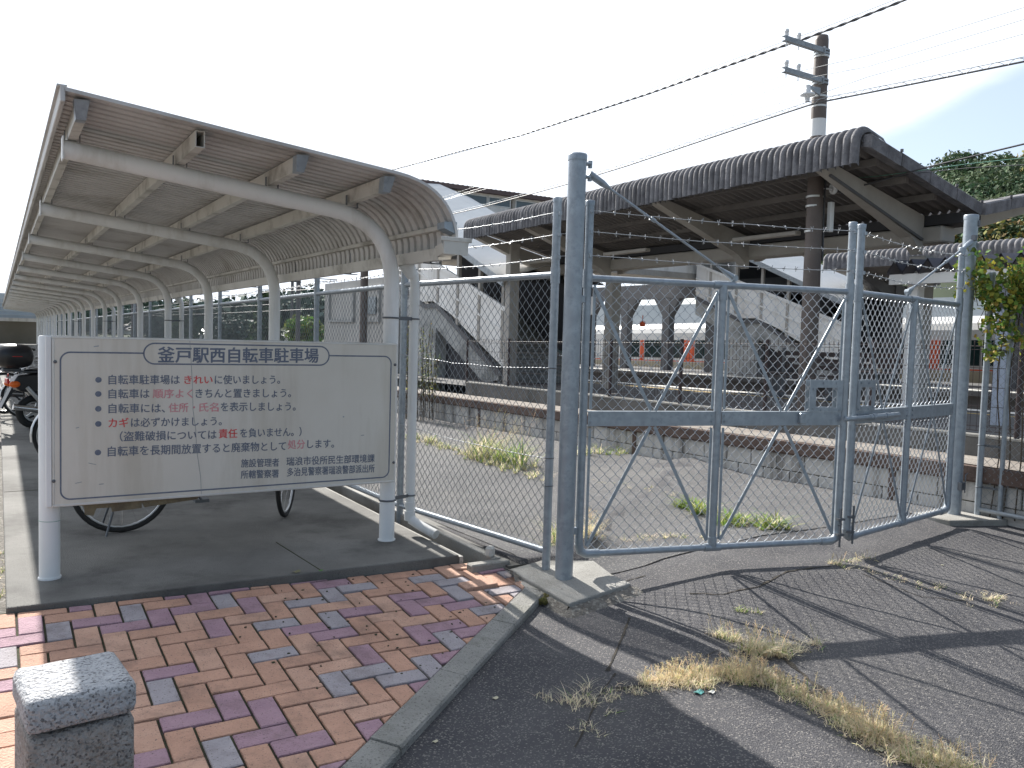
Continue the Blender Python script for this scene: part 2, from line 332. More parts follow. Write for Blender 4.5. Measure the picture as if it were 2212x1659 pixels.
# older, paler asphalt of the yard behind the gate (sheet a few mm above), ragged front edge
b = B((0, 0, 0)); rows = []
for i, t in enumerate([-1.05+.4*k for k in range(30)]+[14, 20, 30, 45, 64]):
    rows.append([(s, t+(.06*noise.noise(Vector((s*2, 0, 0))) if i == 0 else 0), zg(s, t)+.006) for s in frange(.66, 5.08, .2)+[5.08]])
b.grid(rows, True); single(b, 'yard_pavement', ASPH_OLD, (0, 0, 0), kind='structure')
b = B((0, 0, -1.6)); b.grid([[(-400, -60, -1.6), (500, -60, -1.6)], [(-400, 700, -1.6), (500, 700, -1.6)]])
single(b, 'far_ground', GRAVEL, (0, 0, -1.6), kind='structure')
b = B((0, 0, 0)); rows = []
for t in frange(-.5, 6, .25)+frange(6, 64, 3)+[64]: rows.append([(s, t, -.035+.012*noise.noise(Vector((s*3, t*3, 1)))) for s in (-14, -8, -5, -4, -3.4, -3, -2.8, -2.6, -2.45, -2.28)])
b.grid(rows, True); single(b, 'gravel_verge', GRAVEL, (0, 0, 0), kind='structure')
# ------------------------------------------------------------------ slab of the shelter
slab = thing('shelter_floor_slab', (0, 0, 0), kind='structure')
b = B(); b.prism([(Lc[0], Lc[1], 0), (Rc[0], Rc[1], 0), (.27, 63, 0), (-2.29, 63, 0)], (0, 0, -.25)); sl_o = b.build('slab', SLAB, slab)
bv = sl_o.modifiers.new('bevel', 'BEVEL'); bv.width = .008; bv.segments = 2
b = B()
for (s0, t0, s1, t1) in ((-.655, -.535, -.705, .25), (-2.28, 2.9, .26, 2.9), (-2.28, 8.9, .26, 8.9)):
    b.bar((s0, t0, .001), (s1, t1, .001), .006, .003)
b.build('slab_joint', DIRT, slab)
# ------------------------------------------------------------------ brick paving in herringbone
UN = .116; BO = (-1.896, -.798)
def clip(poly, a, n):
    """keep the side where (p-a).n <= 0"""
    out = []
    for i in range(len(poly)):
        p, q = poly[i], poly[(i+1) % len(poly)]; dp_, dq = (p-a).dot(n), (q-a).dot(n)
        if dp_ <= 0: out.append(p)
        if dp_*dq < 0: out.append(p+(q-p)*(dp_/(dp_-dq)))
    return out
HALF = [(Vector(Lc)+Vector((0, -.012)), Vector((-_n.x, -_n.y))), (KA-KN*.006, KN), (Vector((.509, -.60)), Vector((.985, -.05)).normalized()),
        (Vector((-3.4, 0)), Vector((-1, 0))), (Vector((0, -4.1)), Vector((0, -1)))]
BRM = []
for nm, c1, c2_ in (('orange', (.52, .30, .21), (.43, .245, .17)), ('orange_pale', (.56, .345, .25), (.47, .28, .20)), ('purple', (.38, .24, .28), (.31, .19, .23)), ('grey', (.37, .335, .35), (.30, .275, .29))):
    BRM.append(mat('brick_'+nm, c1, .85, col2=c2_, nscale=7, bump=.5, bscale=110, stain=(.10, .07, .06), sscale=4.5, samt=.45, speck=(.12, .09, .08), speckscale=230, speckamt=.05))
paving = thing('brick_paving', (0, 0, 0), kind='structure')
rnd = random.Random(11)
cands = []
for k in range(-40, 45):
    for m in range(-14, 16):
        for (u, v, w, h) in ((k, k+4*m, 2, 1), (k, k+1+4*m, 1, 2)):
            s0, t1 = BO[0]+u*UN, BO[1]-v*UN; s1, t0 = s0+w*UN, t1-h*UN
            if s1 < -3.4 or s0 > .7 or t0 > -.4 or t1 < -4.1: continue
            g = .0055
            p = [Vector((s0+g, t0+g)), Vector((s1-g, t0+g)), Vector((s1-g, t1-g)), Vector((s0+g, t1-g))]
            for a, n in HALF: 
                p = clip(p, a, n)
                if len(p) < 3: break
            if len(p) < 3: continue
            ar = abs(sum(p[i].x*p[(i+1) % len(p)].y-p[(i+1) % len(p)].x*p[i].y for i in range(len(p))))/2
            if ar < .0009: continue
            c = sum(p, Vector((0, 0)))/len(p); cands.append((c, p))
def brick_mesh(bb, p, c, far):
    z0 = brick_z(c.x, c.y); dz = rnd.uniform(-.0035, .0035); lift = 0; tilt = (rnd.uniform(-.02, .02), rnd.uniform(-.02, .02))
    if c.x > .0 and c.y > -1.05: lift = rnd.uniform(0, .018); tilt = (rnd.uniform(-.05, .05), rnd.uniform(-.05, .05))
    def Z(q): return brick_z(q.x, q.y)+dz+lift+(q.x-c.x)*tilt[0]+(q.y-c.y)*tilt[1]
    n = len(p); ins = [q+(c-q).normalized()*.005 for q in p]
    vs = [(q.x, q.y, Z(q)) for q in ins]+[(q.x, q.y, Z(q)-.004) for q in p]+[(q.x, q.y, Z(q)-.05) for q in p]
    fs = [tuple(range(n))]+[(i+n*r, n*(r+1)+i, n*(r+1)+(i+1) % n, (i+1) % n+n*r) for r in (0, 1) for i in range(n)]
    bb.add(vs, fs)
cands.sort(key=lambda x: (x[0]-Vector((-.9, -1.6))).length)
rest = [B() for _ in BRM]
vis = 0
for c, p in cands:
    mi = rnd.choices(range(4), (40, 21, 28, 11))[0]
    inview = -2.45 < c.x and c.y > -2.6-(c.x+2.4)*.1 and vis < 298
    if inview:
        bb = B((0, 0, 0)); brick_mesh(bb, p, c, False); bb.build('brick', BRM[mi], paving); vis += 1
    else: brick_mesh(rest[mi], p, c, True)
for i, r in enumerate(rest):
    if r.v: r.build('brick_surround', BRM[i], paving, kind='stuff')
b = B(); rows = []
for t in frange(-4.2, -.45, .25)+[-.45]: rows.append([(s, t, brick_z(s, t)-.011) for s in frange(-3.5, .55, .25)+[.55]])
def bed_ok(s, t): return kd(s, t) < .05
b2 = B()
for i in range(len(rows)-1):
    for j in range(len(rows[0])-1):
        q = [Vector(rows[i][j]), Vector(rows[i][j+1]), Vector(rows[i+1][j+1]), Vector(rows[i+1][j])]
        pp = [Vector((v.x, v.y)) for v in q]
        for a, n in ((KA+KN*.02, KN), (Vector((.515, -.6)), Vector((1, 0))), (Vector(Lc)+Vector((0, .05)), Vector((-_n.x, -_n.y)))):
            pp = clip(pp, a, n)
            if len(pp) < 3: break
        if len(pp) >= 3: b2.add([(v.x, v.y, brick_z(v.x, v.y)-.011) for v in pp], [tuple(range(len(pp)))])
b2.build('joint_sand', DIRT, paving)
# moss, crumbs of soil and small weeds in the joints
b = B()
for i in range(95):
    s = rnd.uniform(-1.3, .45); t = rnd.uniform(-1.9, -.6)
    if kd(s, t) > -.02: continue
    b.blob((s, t, brick_z(s, t)+.002), (rnd.uniform(.003, .011), rnd.uniform(.003, .01), rnd.uniform(.002, .005)), i, .5, 6, 4)
b.build('soil_crumb', DIRT, paving, kind='stuff')
# ------------------------------------------------------------------ kerb
kerb = thing('kerb', (.453, -1.101, 0), kind='structure')
def kp(l, w, z=0): p = KA+KD*l+KN*w; return (p.x, p.y, brick_z(p.x, p.y)+z)
ends = [0, .585, 1.28, 1.96, 2.64, 3.32, 4.0, 4.68]
for a, c in zip(ends[:-1], ends[1:]):
    b = B((.453, -1.101, 0)); g = .004; c_ = .012
    dz = rnd.uniform(-.003, .003)
    prof = [(0, -.12), (0, .001), (c_*.4, .006), (KW-c_, .004), (KW-.003, -.008), (KW, -.12)]
    A = [kp(a+g, w, z+dz) for w, z in prof]; C = [kp(c-g, w, z+dz) for w, z in prof]; n = len(prof)
    b.add(A+C, [(i, i+1, n+i+1, n+i) for i in range(n-1)]+[tuple(range(n))[::-1], tuple(range(n, 2*n))]); b.build('kerb_stone', KERB, kerb)
# concrete strip between the bricks, the drain end and the gate pad
b = B((0, 0, 0)); b.prism([(.50, -.60, -.075), (.515, -.60, -.075), (.62, -.86, -.07), (.60, -1.30, -.07), (.53, -1.235, -.10), (.458, -1.10, -.097), (.50, -.80, -.085)], (0, 0, -.2))
single(b, 'mortar_apron', CONC, (0, 0, 0), kind='structure')
# ------------------------------------------------------------------ drain channel between slab and fence
dr = thing('drain_channel', (.27, 0, 0), kind='structure'); dq = (.27, 0, 0)
b = B(dq); b.box((.272, -.58, -.50), (.30, 63, -.012)); b.box((.455, -.70, -.50), (.52, 63, -.015), .004); b.box((.29, -.72, -.50), (.46, 63, -.42)); b.build('channel_wall', CONC, dr)
b = B(dq); b.box((.265, -.76, -.40), (.56, -.685, -.025), .008); b.build('channel_end', CONC, dr)
b = B(dq); b.box((.521, -.80, -.5), (.66, 63, -.05)); b.build('drain_border', SLAB, dr)
b = B(dq)
for t in frange(0, 63, .6):
    if t > 6: b.box((.29, t, -.03), (.46, t+.59, -.01), .003)
b.build('channel_cover', CONC, dr)
b = B((.455, -.65, -.02)); b.obox((.465, -.65, .018), (.062, .055, .075), Matrix.Rotation(.5, 3, 'Z'), .014)
single(b, 'concrete_lump', mat('pale_mortar', (.5, .49, .46), .9, bump=.6, bscale=60), (.455, -.65, -.02), 'small pale lump of concrete lying on the end of the open drain', 'rubble')
# ------------------------------------------------------------------ pad under the gate posts
def pad(pts, name, p, z, lab):
    b = B(p); b.prism([(q[0], q[1], q[2] if len(q) > 2 else z) for q in pts], (0, 0, -.22)); o = single(b, name, CONC, p, lab, 'concrete pad'); m = o.modifiers.new('bevel', 'BEVEL'); m.width = .009; m.segments = 2
pad([(.50, -.84, -.055), (.515, -1.49, -.095), (1.02, -1.44, -.055), (1.0, -1.28, -.04), (1.05, -1.02, -.02), (.74, -.86, -.02)], 'post_footing', (.7, -1.2, 0), .002, 'pale concrete pad under the tall left gate post')
pad([(4.55, -1.08), (4.55, -1.42), (5.09, -1.62), (5.09, -1.10)], 'post_footing', (4.8, -1.3, 0), .002, 'pale concrete pad under the ivy covered right gate post')
# rubble skirt of loose grit round the left pad
b = B((.6, -1.5, -.08)); r0 = random.Random(6)
def skirt(P, w):
    rows = [[], [], []]
    for (x, y, z), (ox, oy) in P:
        rows[0].append((x-ox*.02, y-oy*.02, z-.018)); rows[1].append((x+ox*w*.5, y+oy*w*.5, (z-.018+zg(x+ox*w, y+oy*w))/2+r0.uniform(-.006, .012))); rows[2].append((x+ox*w, y+oy*w, zg(x+ox*w, y+oy*w)-.004))
    b.grid(rows, True)
PP = []
for i in range(13): u = i/12; PP.append(((.50+.015*u, -.84-.65*u, -.055-.04*u), (-.75, -.35)))
for i in range(13): u = i/12; PP.append(((.515+.505*u, -1.49+.05*u, -.095+.04*u), (-.35+.5*u, -1)))
for i in range(9): u = i/8; PP.append(((1.02+.02*u, -1.44+.40*u, -.055+.035*u), (.9, -.5+.4*u)))
skirt(PP, .085); single(b, 'grit_skirt', GRAVEL, (.6, -1.5, -.08), kind='stuff')
# ================================================================== the bicycle shelter
shelter = thing('bicycle_shelter', (0, 0, 0), 'long open bicycle shelter with white bent tube frames and a curved corrugated roof', 'bicycle shelter')
PT = [0, 2.85, 5.85, 8.85, 11.9]+[15+3.05*i for i in range(16)]
def rafter_pts(z0=0):
    pts = [(0, 0, z0), (0, 0, 1.0), (0, 0, 1.78)]
    for i in range(1, 11):
        u = i/10; a, c, d = Vector((0, 1.78)), Vector((.0, 2.225)), Vector((-.46, 2.262)); q = a*(1-u)**2+c*2*u*(1-u)+d*u*u; pts.append((q.x, 0, q.y))
    return pts+[(-1.2, 0, 2.342), (-2.0, 0, 2.428)]
b = B(); b.tube(rafter_pts(), .0535, 18); b.obox((-2.003, 0, 2.43), (.008, .11, .125)); b.tube([(0, 0, 0), (0, 0, .008)], .062, 18); fr_me = b.mesh('post_frame', WHITE)
for t in PT: share('post_frame', fr_me, shelter, (0, t, 0))
# roof sheets, corrugated along t
def roof_prof():
    P = [(-2.03, 2.588), (-1.6, 2.545), (-1.1, 2.492), (-.6, 2.443), (-.27, 2.410)]
    for i in range(1, 10):
        u = i/9; a, c, d = Vector((-.27, 2.410)), Vector((.085, 2.375)), Vector((.145, 2.09)); q = a*(1-u)**2+c*2*u*(1-u)+d*u*u; P.append((q.x, q.y))
    return P+[(.149, 1.985)]
RP = roof_prof(); RN = []
for i in range(len(RP)):
    a, c = Vector(RP[max(i-1, 0)]), Vector(RP[min(i+1, len(RP)-1)]); d = (c-a).normalized(); RN.append(Vector((-d.y, d.x)))
def roof_mesh(t0, t1, pitch=.105, amp=.03):
    b = B(); n = max(1, round((t1-t0)/pitch)); rows = []
    for k in range(n):
        for fr_, h in ((.0, 0), (.60, 0), (.70, 1), (.92, 1)): 
            rows.append([(p[0]+nn.x*h*amp, t0+(k+fr_)*(t1-t0)/n, p[1]+nn.y*h*amp) for p, nn in zip(RP, RN)])
    rows.append([(p[0], t1, p[1]) for p in RP]); b.grid(rows, False)
    for i in range(len(b.smooth)): b.smooth[i] = False
    return b
edges = [-.66]+[(PT[i]+PT[i+1])/2 for i in range(len(PT)-1)]+[63]
for a, c in zip(edges[:-1], edges[1:]): roof_mesh(a, c, .105 if a < 20 else .21).build('roof_sheet', ROOFM, shelter)
b = B(); b.box((-2.052, -.665, 2.535), (-2.030, 63, 2.618), .004); b.bar((-2.044, -.66, 2.614), (-2.044, 63, 2.614), .045, .008); b.build('verge_flashing', ROOFM, shelter)
b = B(); 
for i in range(len(RP)-1): 
    p, q = Vector((RP[i][0], -.664, RP[i][1]+.009)), Vector((RP[i+1][0], -.664, RP[i+1][1]+.009)); b.bar(p, q, .006, .018)
b.build('front_trim', ROOFM, shelter)
def rz_(s):
    for i in range(len(RP)-1):
        if RP[i][0] <= s <= RP[i+1][0]: return RP[i][1]+(RP[i+1][1]-RP[i][1])*(s-RP[i][0])/(RP[i+1][0]-RP[i][0])
for i, s in enumerate((-1.955, -1.385, -.835, -.30)):
    z = rz_(s)-.012; b = B(); w, h, k = .048, .088, .004; t0 = -.585
    for (x0, x1, y0, y1) in ((s-w/2, s-w/2+k, z-h, z), (s+w/2-k, s+w/2, z-h, z), (s-w/2+k, s+w/2-k, z-k, z), (s-w/2+k, s+w/2-k, z-h, z-h+k)):
        b.box((x0, t0, y0), (x1, 63, y1))
    p = b.build('purlin', CREAM, shelter)
    if i != 1:
        b = B(); b.prism([(s-w*.75, t0-.045, z-h*.05), (s+w*.75, t0-.045, z), (s+w*.45, t0+.0, z-h-.004), (s-w*.5, t0, z-h-.004)], (0, .075, 0)); b.build('end_bracket', GALV, p)
    b = B(); b.box((s-.04, -.012, z-h-.03), (s+.04, .012, z-h-.026)); b.box((s-.04, -.012, z-h-.03), (s-.036, .012, z-h+.05)); b.box((s+.036, -.012, z-h-.03), (s+.04, .012, z-h+.05)); cl_me = b.mesh('cleat', BRACK)
    for t in PT: share('cleat', cl_me, p, (0, t, 0))
b = B(); b.box((.095, -.60, 2.125), (.135, 63, 2.155), .003); o = b.build('eave_rail', CREAM, shelter)
b = B(); b.prism([(.06, -.66, 2.16), (.15, -.66, 2.165), (.14, -.66, 2.09), (.06, -.66, 2.12)], (0, .10, 0)); b.build('end_bracket', GALV, o)
# gutter: open trough
gut = []
for w, z in ((.205, 2.035), (.200, 1.975), (.195, 1.945), (.105, 1.935), (.098, 1.97), (.092, 2.01)): gut.append((w, z))
b = B(); rows = [[(w, t, z-.0006*t) for w, z in gut] for t in (-.50, 10, 30, 63)]; b.grid(rows); rows2 = [[(w+(.003 if w > .15 else -.003), t, z-.0006*t) for w, z in gut][::-1] for t in (-.50, 10, 30, 63)]; b.grid(rows2)
g_o = b.build('gutter', CREAM, shelter)
b = B(); 
A = [(.085, 2.02), (.225, 2.045), (.205, 1.965), (.10, 1.955)]; C = [(.02, 2.02), (.215, 2.055), (.195, 1.975), (.035, 1.965)]
b.add([(x, -.48, z) for x, z in A]+[(x, -.71, z) for x, z in C], [(0, 1, 5, 4), (1, 2, 6, 5), (2, 3, 7, 6), (3, 0, 4, 7), (4, 5, 6, 7)]); b.box((.01, -.725, 2.035), (.225, -.71, 2.062), .003); b.box((.03, -.72, 1.955), (.20, -.71, 2.04)); b.build('gutter_end', CREAM, g_o)
b = B(); b.box((.148, 0, 1.927), (.156, .02, 2.13)); b.box((.10, 0, 1.925), (.21, .02, 1.932)); gb_me = b.mesh('gutter_bracket', BRACK)
for t in frange(-.3, 62, 1.5): share('gutter_bracket', gb_me, g_o, (0, t, 0))
def downpipe(t0):
    x, y = .222, t0+.10; b = B()
    b.tube([(.15, y, 1.97), (.16, y, 1.93), (x-.01, y, 1.88), (x, y, 1.82), (x, y, .16), (x+.01, y-.02, .10), (x+.045, y-.12, .07), (x+.095, y-.24, .035)], .0345, 14); p = b.build('downpipe', PVC, shelter)
    for q0, q1, r_ in (((x, y, .20), (x, y, .235), .039), ((x, y, .10), (x, y, .17), .040), ((x, y, 1.66), (x, y, 1.76), .0385), ((.15, y, 1.955), (x-.02, y, 1.86), [.06, .04])): b = B(); b.tube([q0, q1], r_, 14); b.build('pipe_joint', PVC, p)
    for z in (1.56, .285):
        b = B(); b.torus((0, t0, z), (0, 0, 1), .056, .007, 20, 6); b.torus((x, y, z), (0, 0, 1), .036, .006, 16, 6); b.bar((.05, t0+.025, z), (x-.03, y-.02, z), .008, .026); b.build('pipe_clamp', BRACK, p)
for k in range(0, 19, 3): downpipe(PT[k])
# ================================================================== the notice board
CS = lambda x, y: (x*.42893, 643.8+y*.42893)
TF = -.108
def onp_(x, y): q = ont(*CS(x, y), TF); return q[0], q[2]
sign = thing('notice_board', (-1.02, -.06, 0), 'cream notice board with slate and red Japanese lettering between two white posts', 'notice board')
so_ = (-1.02, -.06, 0)
sL, zT = onp_(262, 190); sR, zTR = onp_(2003, 228); _, zB = onp_(262, 1055)
zT = (zT+zTR)/2; 
b = B(so_); b.box((sL+.006, TF, zB+.006), (sR-.006, TF+.032, zT-.006)); pan = b.build('panel', PANEL, sign)
b = B(so_); e = .014
for a, c in (((sL, TF-.003, zB), (sR, TF+.036, zB+e)), ((sL, TF-.003, zT-e), (sR, TF+.036, zT)), ((sL, TF-.003, zB+e+.0005), (sL+e*.8, TF+.036, zT-e-.0005)), ((sR-e*.8, TF-.003, zB+e+.0005), (sR, TF+.036, zT-e-.0005))): b.box(a, c, .003)
b.build('edge_trim', ALU, sign)
b = B(so_); b.tube([(-2.072, 0, 0), (-2.072, 0, zT-.012), (-2.072, 0, zT-.002)], [.054, .054, .048], 20); b.tube([(-2.072, 0, 0), (-2.072, 0, .01)], .06, 18); sp_ = b.build('post', WHITE, sign)
b = B(so_); b.torus((-2.072, 0, .335), (.05, 0, 1), .0545, .0013, 22, 5); b.build('wire_tie', mat('green_wire', (.12, .3, .22), .5), sp_)
b = B(so_)
b.box((sL-.032, TF+.004, zB), (sL-.002, TF+.045, zT-.002), .004); b.build('side_batten', WHITE, sign)
for (x, y) in ((277, 321), (270, 922), (1989, 336), (1982, 828)):
    s, z = onp_(x, y); b = B(so_); b.tube([(s, TF, z), (s, TF-.004, z), (s, TF-.007, z)], [.0095, .0095, .005], 12); b.build('screw', BRACK, sign)
def ribbon(bb, pts, w, closed=False):
    n = len(pts); out = []
    for i in range(n):
        a = Vector(pts[(i-1) % n] if closed or i else pts[0]); c = Vector(pts[(i+1) % n] if closed or i < n-1 else pts[-1]); d = (c-a).normalized(); nn = Vector((-d.y, d.x))*w/2
        p = Vector(pts[i]); out.append(((p+nn).x, TF-.0012, (p+nn).y)); out.append(((p-nn).x, TF-.0012, (p-nn).y))
    m = n if closed else n-1
    bb.add(out, [(2*i, 2*i+1, 2*((i+1) % n)+1, 2*((i+1) % n)) for i in range(m)])
def rrect(s0, s1, z0, z1, r, start=None, k=8):
    P = []
    for cx, cz, a0 in ((s0+r, z1-r, 90), (s0+r, z0+r, 180), (s1-r, z0+r, 270), (s1-r, z1-r, 0)):
        for i in range(k+1): a = math.radians(a0+90*i/k); P.append((cx+r*math.cos(a), cz+r*math.sin(a)))
    return P
bL, bT = onp_(304, 272); bR, _ = onp_(1970, 300); _, bB = onp_(500, 1003); _, bT2 = onp_(1800, 294)
pL, _ = onp_(724, 285); pR, _ = onp_(1657, 290); _, pT = onp_(1190, 236); _, pB = onp_(1190, 335)
bT = onp_(600, 274)[1]; bT = (bT+bT2)/2
b = B(so_); P = rrect(bL, bR, bB, bT, .05); ribbon(b, [(pL, bT)]+P+[(pR, bT)], .0085); b.build('border_line', NAVY, pan)
b = B(so_); ribbon(b, rrect(pL, pR, pB, pT, (pT-pB)/2), .0085, True); b.build('title_frame', NAVY, pan)
dg = None
def lettering(txt, x0, y0, x1, y1, hpx, m, bold=.016):
    """txt between two points of the board, hpx tall"""
    cu = bpy.data.curves.new('lettering', 'FONT'); cu.body = txt; cu.size = 1; cu.extrude = 0; cu.resolution_u = 3
    tmp = bpy.data.objects.new('tmp', cu); COL.objects.link(tmp); bpy.context.view_layer.update()
    ev = tmp.evaluated_get(bpy.context.evaluated_depsgraph_get()); me0 = bpy.data.meshes.new_from_object(ev)
    bpy.data.objects.remove(tmp); bpy.data.curves.remove(cu)
    co_ = [v.co.copy() for v in me0.vertices]; fc = [tuple(p.vertices) for p in me0.polygons]
    xa, xb = min(v.x for v in co_), max(v.x for v in co_)
    s0, z0 = onp_(x0, y0); s1, z1 = onp_(x1, y1); hh = abs(onp_(x0, y0-hpx/2)[1]-onp_(x0, y0+hpx/2)[1]+onp_(x1, y1-hpx/2)[1]-onp_(x1, y1+hpx/2)[1])/2
    sy = hh/.93; yc = .36; vs, fs = [], []
    for k, (dx, dy) in enumerate(((-1, 0), (1, 0), (0, .7), (0, -.7), (.6, .5), (-.6, -.5))):      # strokes thickened by stacked, shifted sheets
        n = len(vs)
        for v in co_:
            u = (v.x+dx*bold-xa)/(xb-xa); vs.append((s0+(s1-s0)*u-so_[0], TF-.0010-.00015*k-so_[1], z0+(z1-z0)*u+(v.y+dy*bold-yc)*sy))
        fs += [tuple(i+n for i in f) for f in fc]
    me = bpy.data.meshes.new('lettering'); me.from_pydata(vs, [], fs); me.materials.append(m); bpy.data.meshes.remove(me0)
    o = bpy.data.objects.new('lettering', me); COL.objects.link(o); o.parent = pan; return o
lettering('釜戸駅西自転車駐車場', 795, 287, 1603, 291, 76, NAVY, .026)
for a in (('自転車駐車場は', 547, 412, 905, 412, 48, NAVY), ('きれい', 928, 412, 1070, 412, 44, RED), ('に使いましょう。', 1082, 412, 1410, 411, 46, NAVY),
          ('自転車は', 547, 483, 752, 482, 48, NAVY), ('順序よく', 770, 482, 970, 482, 46, PINK), ('きちんと置きましょう。', 985, 481, 1465, 479, 46, NAVY),
          ('自転車には、', 547, 557, 830, 555, 48, NAVY), ('住所', 850, 553, 948, 552, 46, PINK), ('・', 974, 551, 981, 551, 46, PINK), ('氏名', 1003, 551, 1100, 550, 46, PINK), ('を表示しましょう。', 1112, 549, 1488, 546, 46, NAVY),
          ('カギ', 547, 630, 647, 628, 48, RED), ('は必ずかけましょう。', 660, 628, 1116, 620, 46, NAVY),
          ('（盗難破損については', 604, 698, 1090, 688, 48, NAVY), ('責任', 1102, 684, 1195, 682, 46, RED), ('を負いません。）', 1210, 681, 1518, 673, 46, NAVY),
          ('自転車を長期間放置すると廃棄物として', 543, 774, 1440, 745, 48, NAVY), ('処分', 1450, 738, 1535, 736, 46, PINK), ('します。', 1548, 736, 1682, 733, 44, NAVY),
          ('施設管理者', 1214, 833, 1405, 828, 42, NAVY), ('瑞浪市役所民生部環境課', 1443, 824, 1886, 807, 42, NAVY),
          ('所轄警察署', 1213, 890, 1403, 884, 42, NAVY), ('多治見警察署瑞浪警部派出所', 1446, 878, 1886, 858, 42, NAVY)): lettering(*a)
b = B(so_)
for x, y in ((496, 412), (495, 483), (495, 558), (495, 634), (493, 778)):
    s, z = onp_(x, y); b.add([(s+.0165*math.cos(a*math.pi/9), TF-.0012, z+.0165*math.sin(a*math.pi/9)) for a in range(18)], [tuple(range(18))])
b.build('bullet_dot', NAVY, pan)
b = B(so_)
for x, y, w, h in ((485, 243, 22, 5), (430, 1050, 0, 0), (465, 835, 34, 3), (395, 930, 28, 3), (510, 937, 20, 4), (390, 653, 14, 4), (1825, 691, 18, 4), (1730, 598, 8, 7)):
    if w:
        s, z = onp_(x, y); b.obox((s, TF-.0006, z), (w*.0012, .0008, h*.0012), Matrix.Rotation(rnd.uniform(-.3, .3), 3, 'Y'))
b.build('scuff', GALV_D, pan)
b = B(so_); b.tube([(onp_(x, y)[0], TF-.001, onp_(x, y)[1]) for x, y in ((955, 200), (968, 420), (972, 560), (985, 660), (990, 760), (1010, 900), (1015, 1000))], .0012, 4); b.build('hanging_thread', GALV_D, pan)
# rotten backing board showing under the panel
b = B(so_); P = [(385, 1040), (388, 1082), (405, 1083), (412, 1128), (455, 1132), (470, 1095), (545, 1090), (550, 1112), (700, 1092), (702, 1062), (715, 1088), (985, 1046), (1000, 1010)]
b.prism([(onp_(x, y)[0]+.02, TF+.045, onp_(x, y)[1]+.03) for x, y in P], (0, .012, 0)); b.build('rotten_board', WOOD, sign)
# ================================================================== chain link fences and gates
def chain(bb, p0, p1, z0, z1, D=.075, r=.0025, hook=.0035):
    p0, p1 = Vector((*p0, 0)), Vector((*p1, 0)); d = p1-p0; ln = d.length; d.normalize(); nn = Vector((d.y, -d.x, 0)); h = D/2
    nw = int(ln/h); rowsn = int((z1-z0)/h); sc = ln/(nw+1)
    for i in range(nw):
        vs = []
        for j in range(rowsn+1):
            hi = (i+j) % 2; x = (i+hi)*sc + (.0022 if hi else -.0022); z = z0+j*(z1-z0)/rowsn
            off = hook if hi else -hook
            c = p0+d*(x+sc*.5)+nn*off+Vector((0, 0, z))
            for a in range(3): w = a*2.0944+.5; vs.append(c+d*(r*math.cos(w))+nn*(r*math.sin(w)))
        bb.add(vs, [(j*3+a, j*3+(a+1) % 3, j*3+3+(a+1) % 3, j*3+3+a) for j in range(rowsn) for a in range(3)], True)
BWIRE = mat('barbed_wire_steel', (.33,.345,.36), .42, .4)
def barbed(bb, p, q, sag=.02, r=.0024, step=.10, sd=0):
    p, q = Vector(p), Vector(q); ln = (q-p).length; n = max(4, int(ln/.05)); pts = []
    for i in range(n+1):
        u = i/n; pts.append(p.lerp(q, u)+Vector((0, 0, -4*sag*u*(1-u)+.004*noise.noise(Vector((u*ln*3, sd*7.3, 0))))))
    bb.tube(pts, r, 4, False); d = (q-p).normalized(); k = int(ln/step); rr = random.Random(sd)
    for i in range(k):
        u = (i+.5+rr.uniform(-.12, .12))/k; c = p.lerp(q, u)+Vector((0, 0, -4*sag*u*(1-u)))
        for s_ in (0, 1):
            a = rr.uniform(0, 3.14)+s_*1.4; v = (d.orthogonal().normalized()); w = d.cross(v); e = v*math.cos(a)+w*math.sin(a)
            bb.tube([c-e*.019+d*(.003+.006*s_), c+e*.019-d*(.004-.006*s_)], .0021, 3, False)
        bb.tube([c-d*.008, c+d*.008], .0046, 4, False)
def cap(bb, s, t, z, r): bb.tube([(s, t, z-.025), (s, t, z), (s, t, z+.006), (s, t, z+.010)], [r+.003, r+.004, r+.002, r*.5], 16)
FP = [(.70, -.97), (.46, .80), (.45, 2.92), (.45, 5.08), (.45, 7.25), (.45, 9.4), (.45, 11.55), (.45, 13.8), (.45, 16.2)]+[(.45, 18.4+2.2*i) for i in range(19)]
fence = thing('chain_link_fence', (.70, -.97, 0), 'grey chain link fence with three barbed wires running along the bicycle shelter', 'fence'); fo = (.70, -.97, 0)
def frz(t): return 1.87-.0055*(t+1)
b = B((0, 0, 0)); b.tube([(0, 0, -.3), (0, 0, 2.335)], .027, 14); cap(b, 0, 0, 2.335, .027); b.tube([(0, 0, 1.80), (0, 0, 1.90)], .031, 14)
for z in (2.24, 2.105, 1.965): b.obox((.0, -.03, z), (.02, .02, .022))
fp_me = b.mesh('fence_post', GALV)
for i, (s, t) in enumerate(FP): share('post', fp_me, fence, (s-fo[0], t-fo[1], -.005*max(0, t)))
for i in range(len(FP)-1):
    (s0, t0), (s1, t1) = FP[i], FP[i+1]
    b = B(fo); b.tube([(s0, t0, frz(t0)-.015), (s1, t1, frz(t1)-.015)], .0215, 12, False); b.build('top_rail', GALV, fence)
    b = B(fo); b.tube([(s0, t0, .07-.018*max(0, t0)), (s1, t1, .07-.018*max(0, t1))], .0215, 10, False); b.build('bottom_rail', GALV, fence)
    if t0 < 14: b = B(fo); chain(b, (s0, t0), (s1, t1), .08-.018*max(0, t0), frz(t0)-.02, .075); b.build('chain_link_mesh', WIRE, fence)
    elif t0 < 34: b = B(fo); chain(b, (s0, t0), (s1, t1), -.1, frz(t0)-.02, .14, .0022); b.build('chain_link_mesh', WIRE, fence)
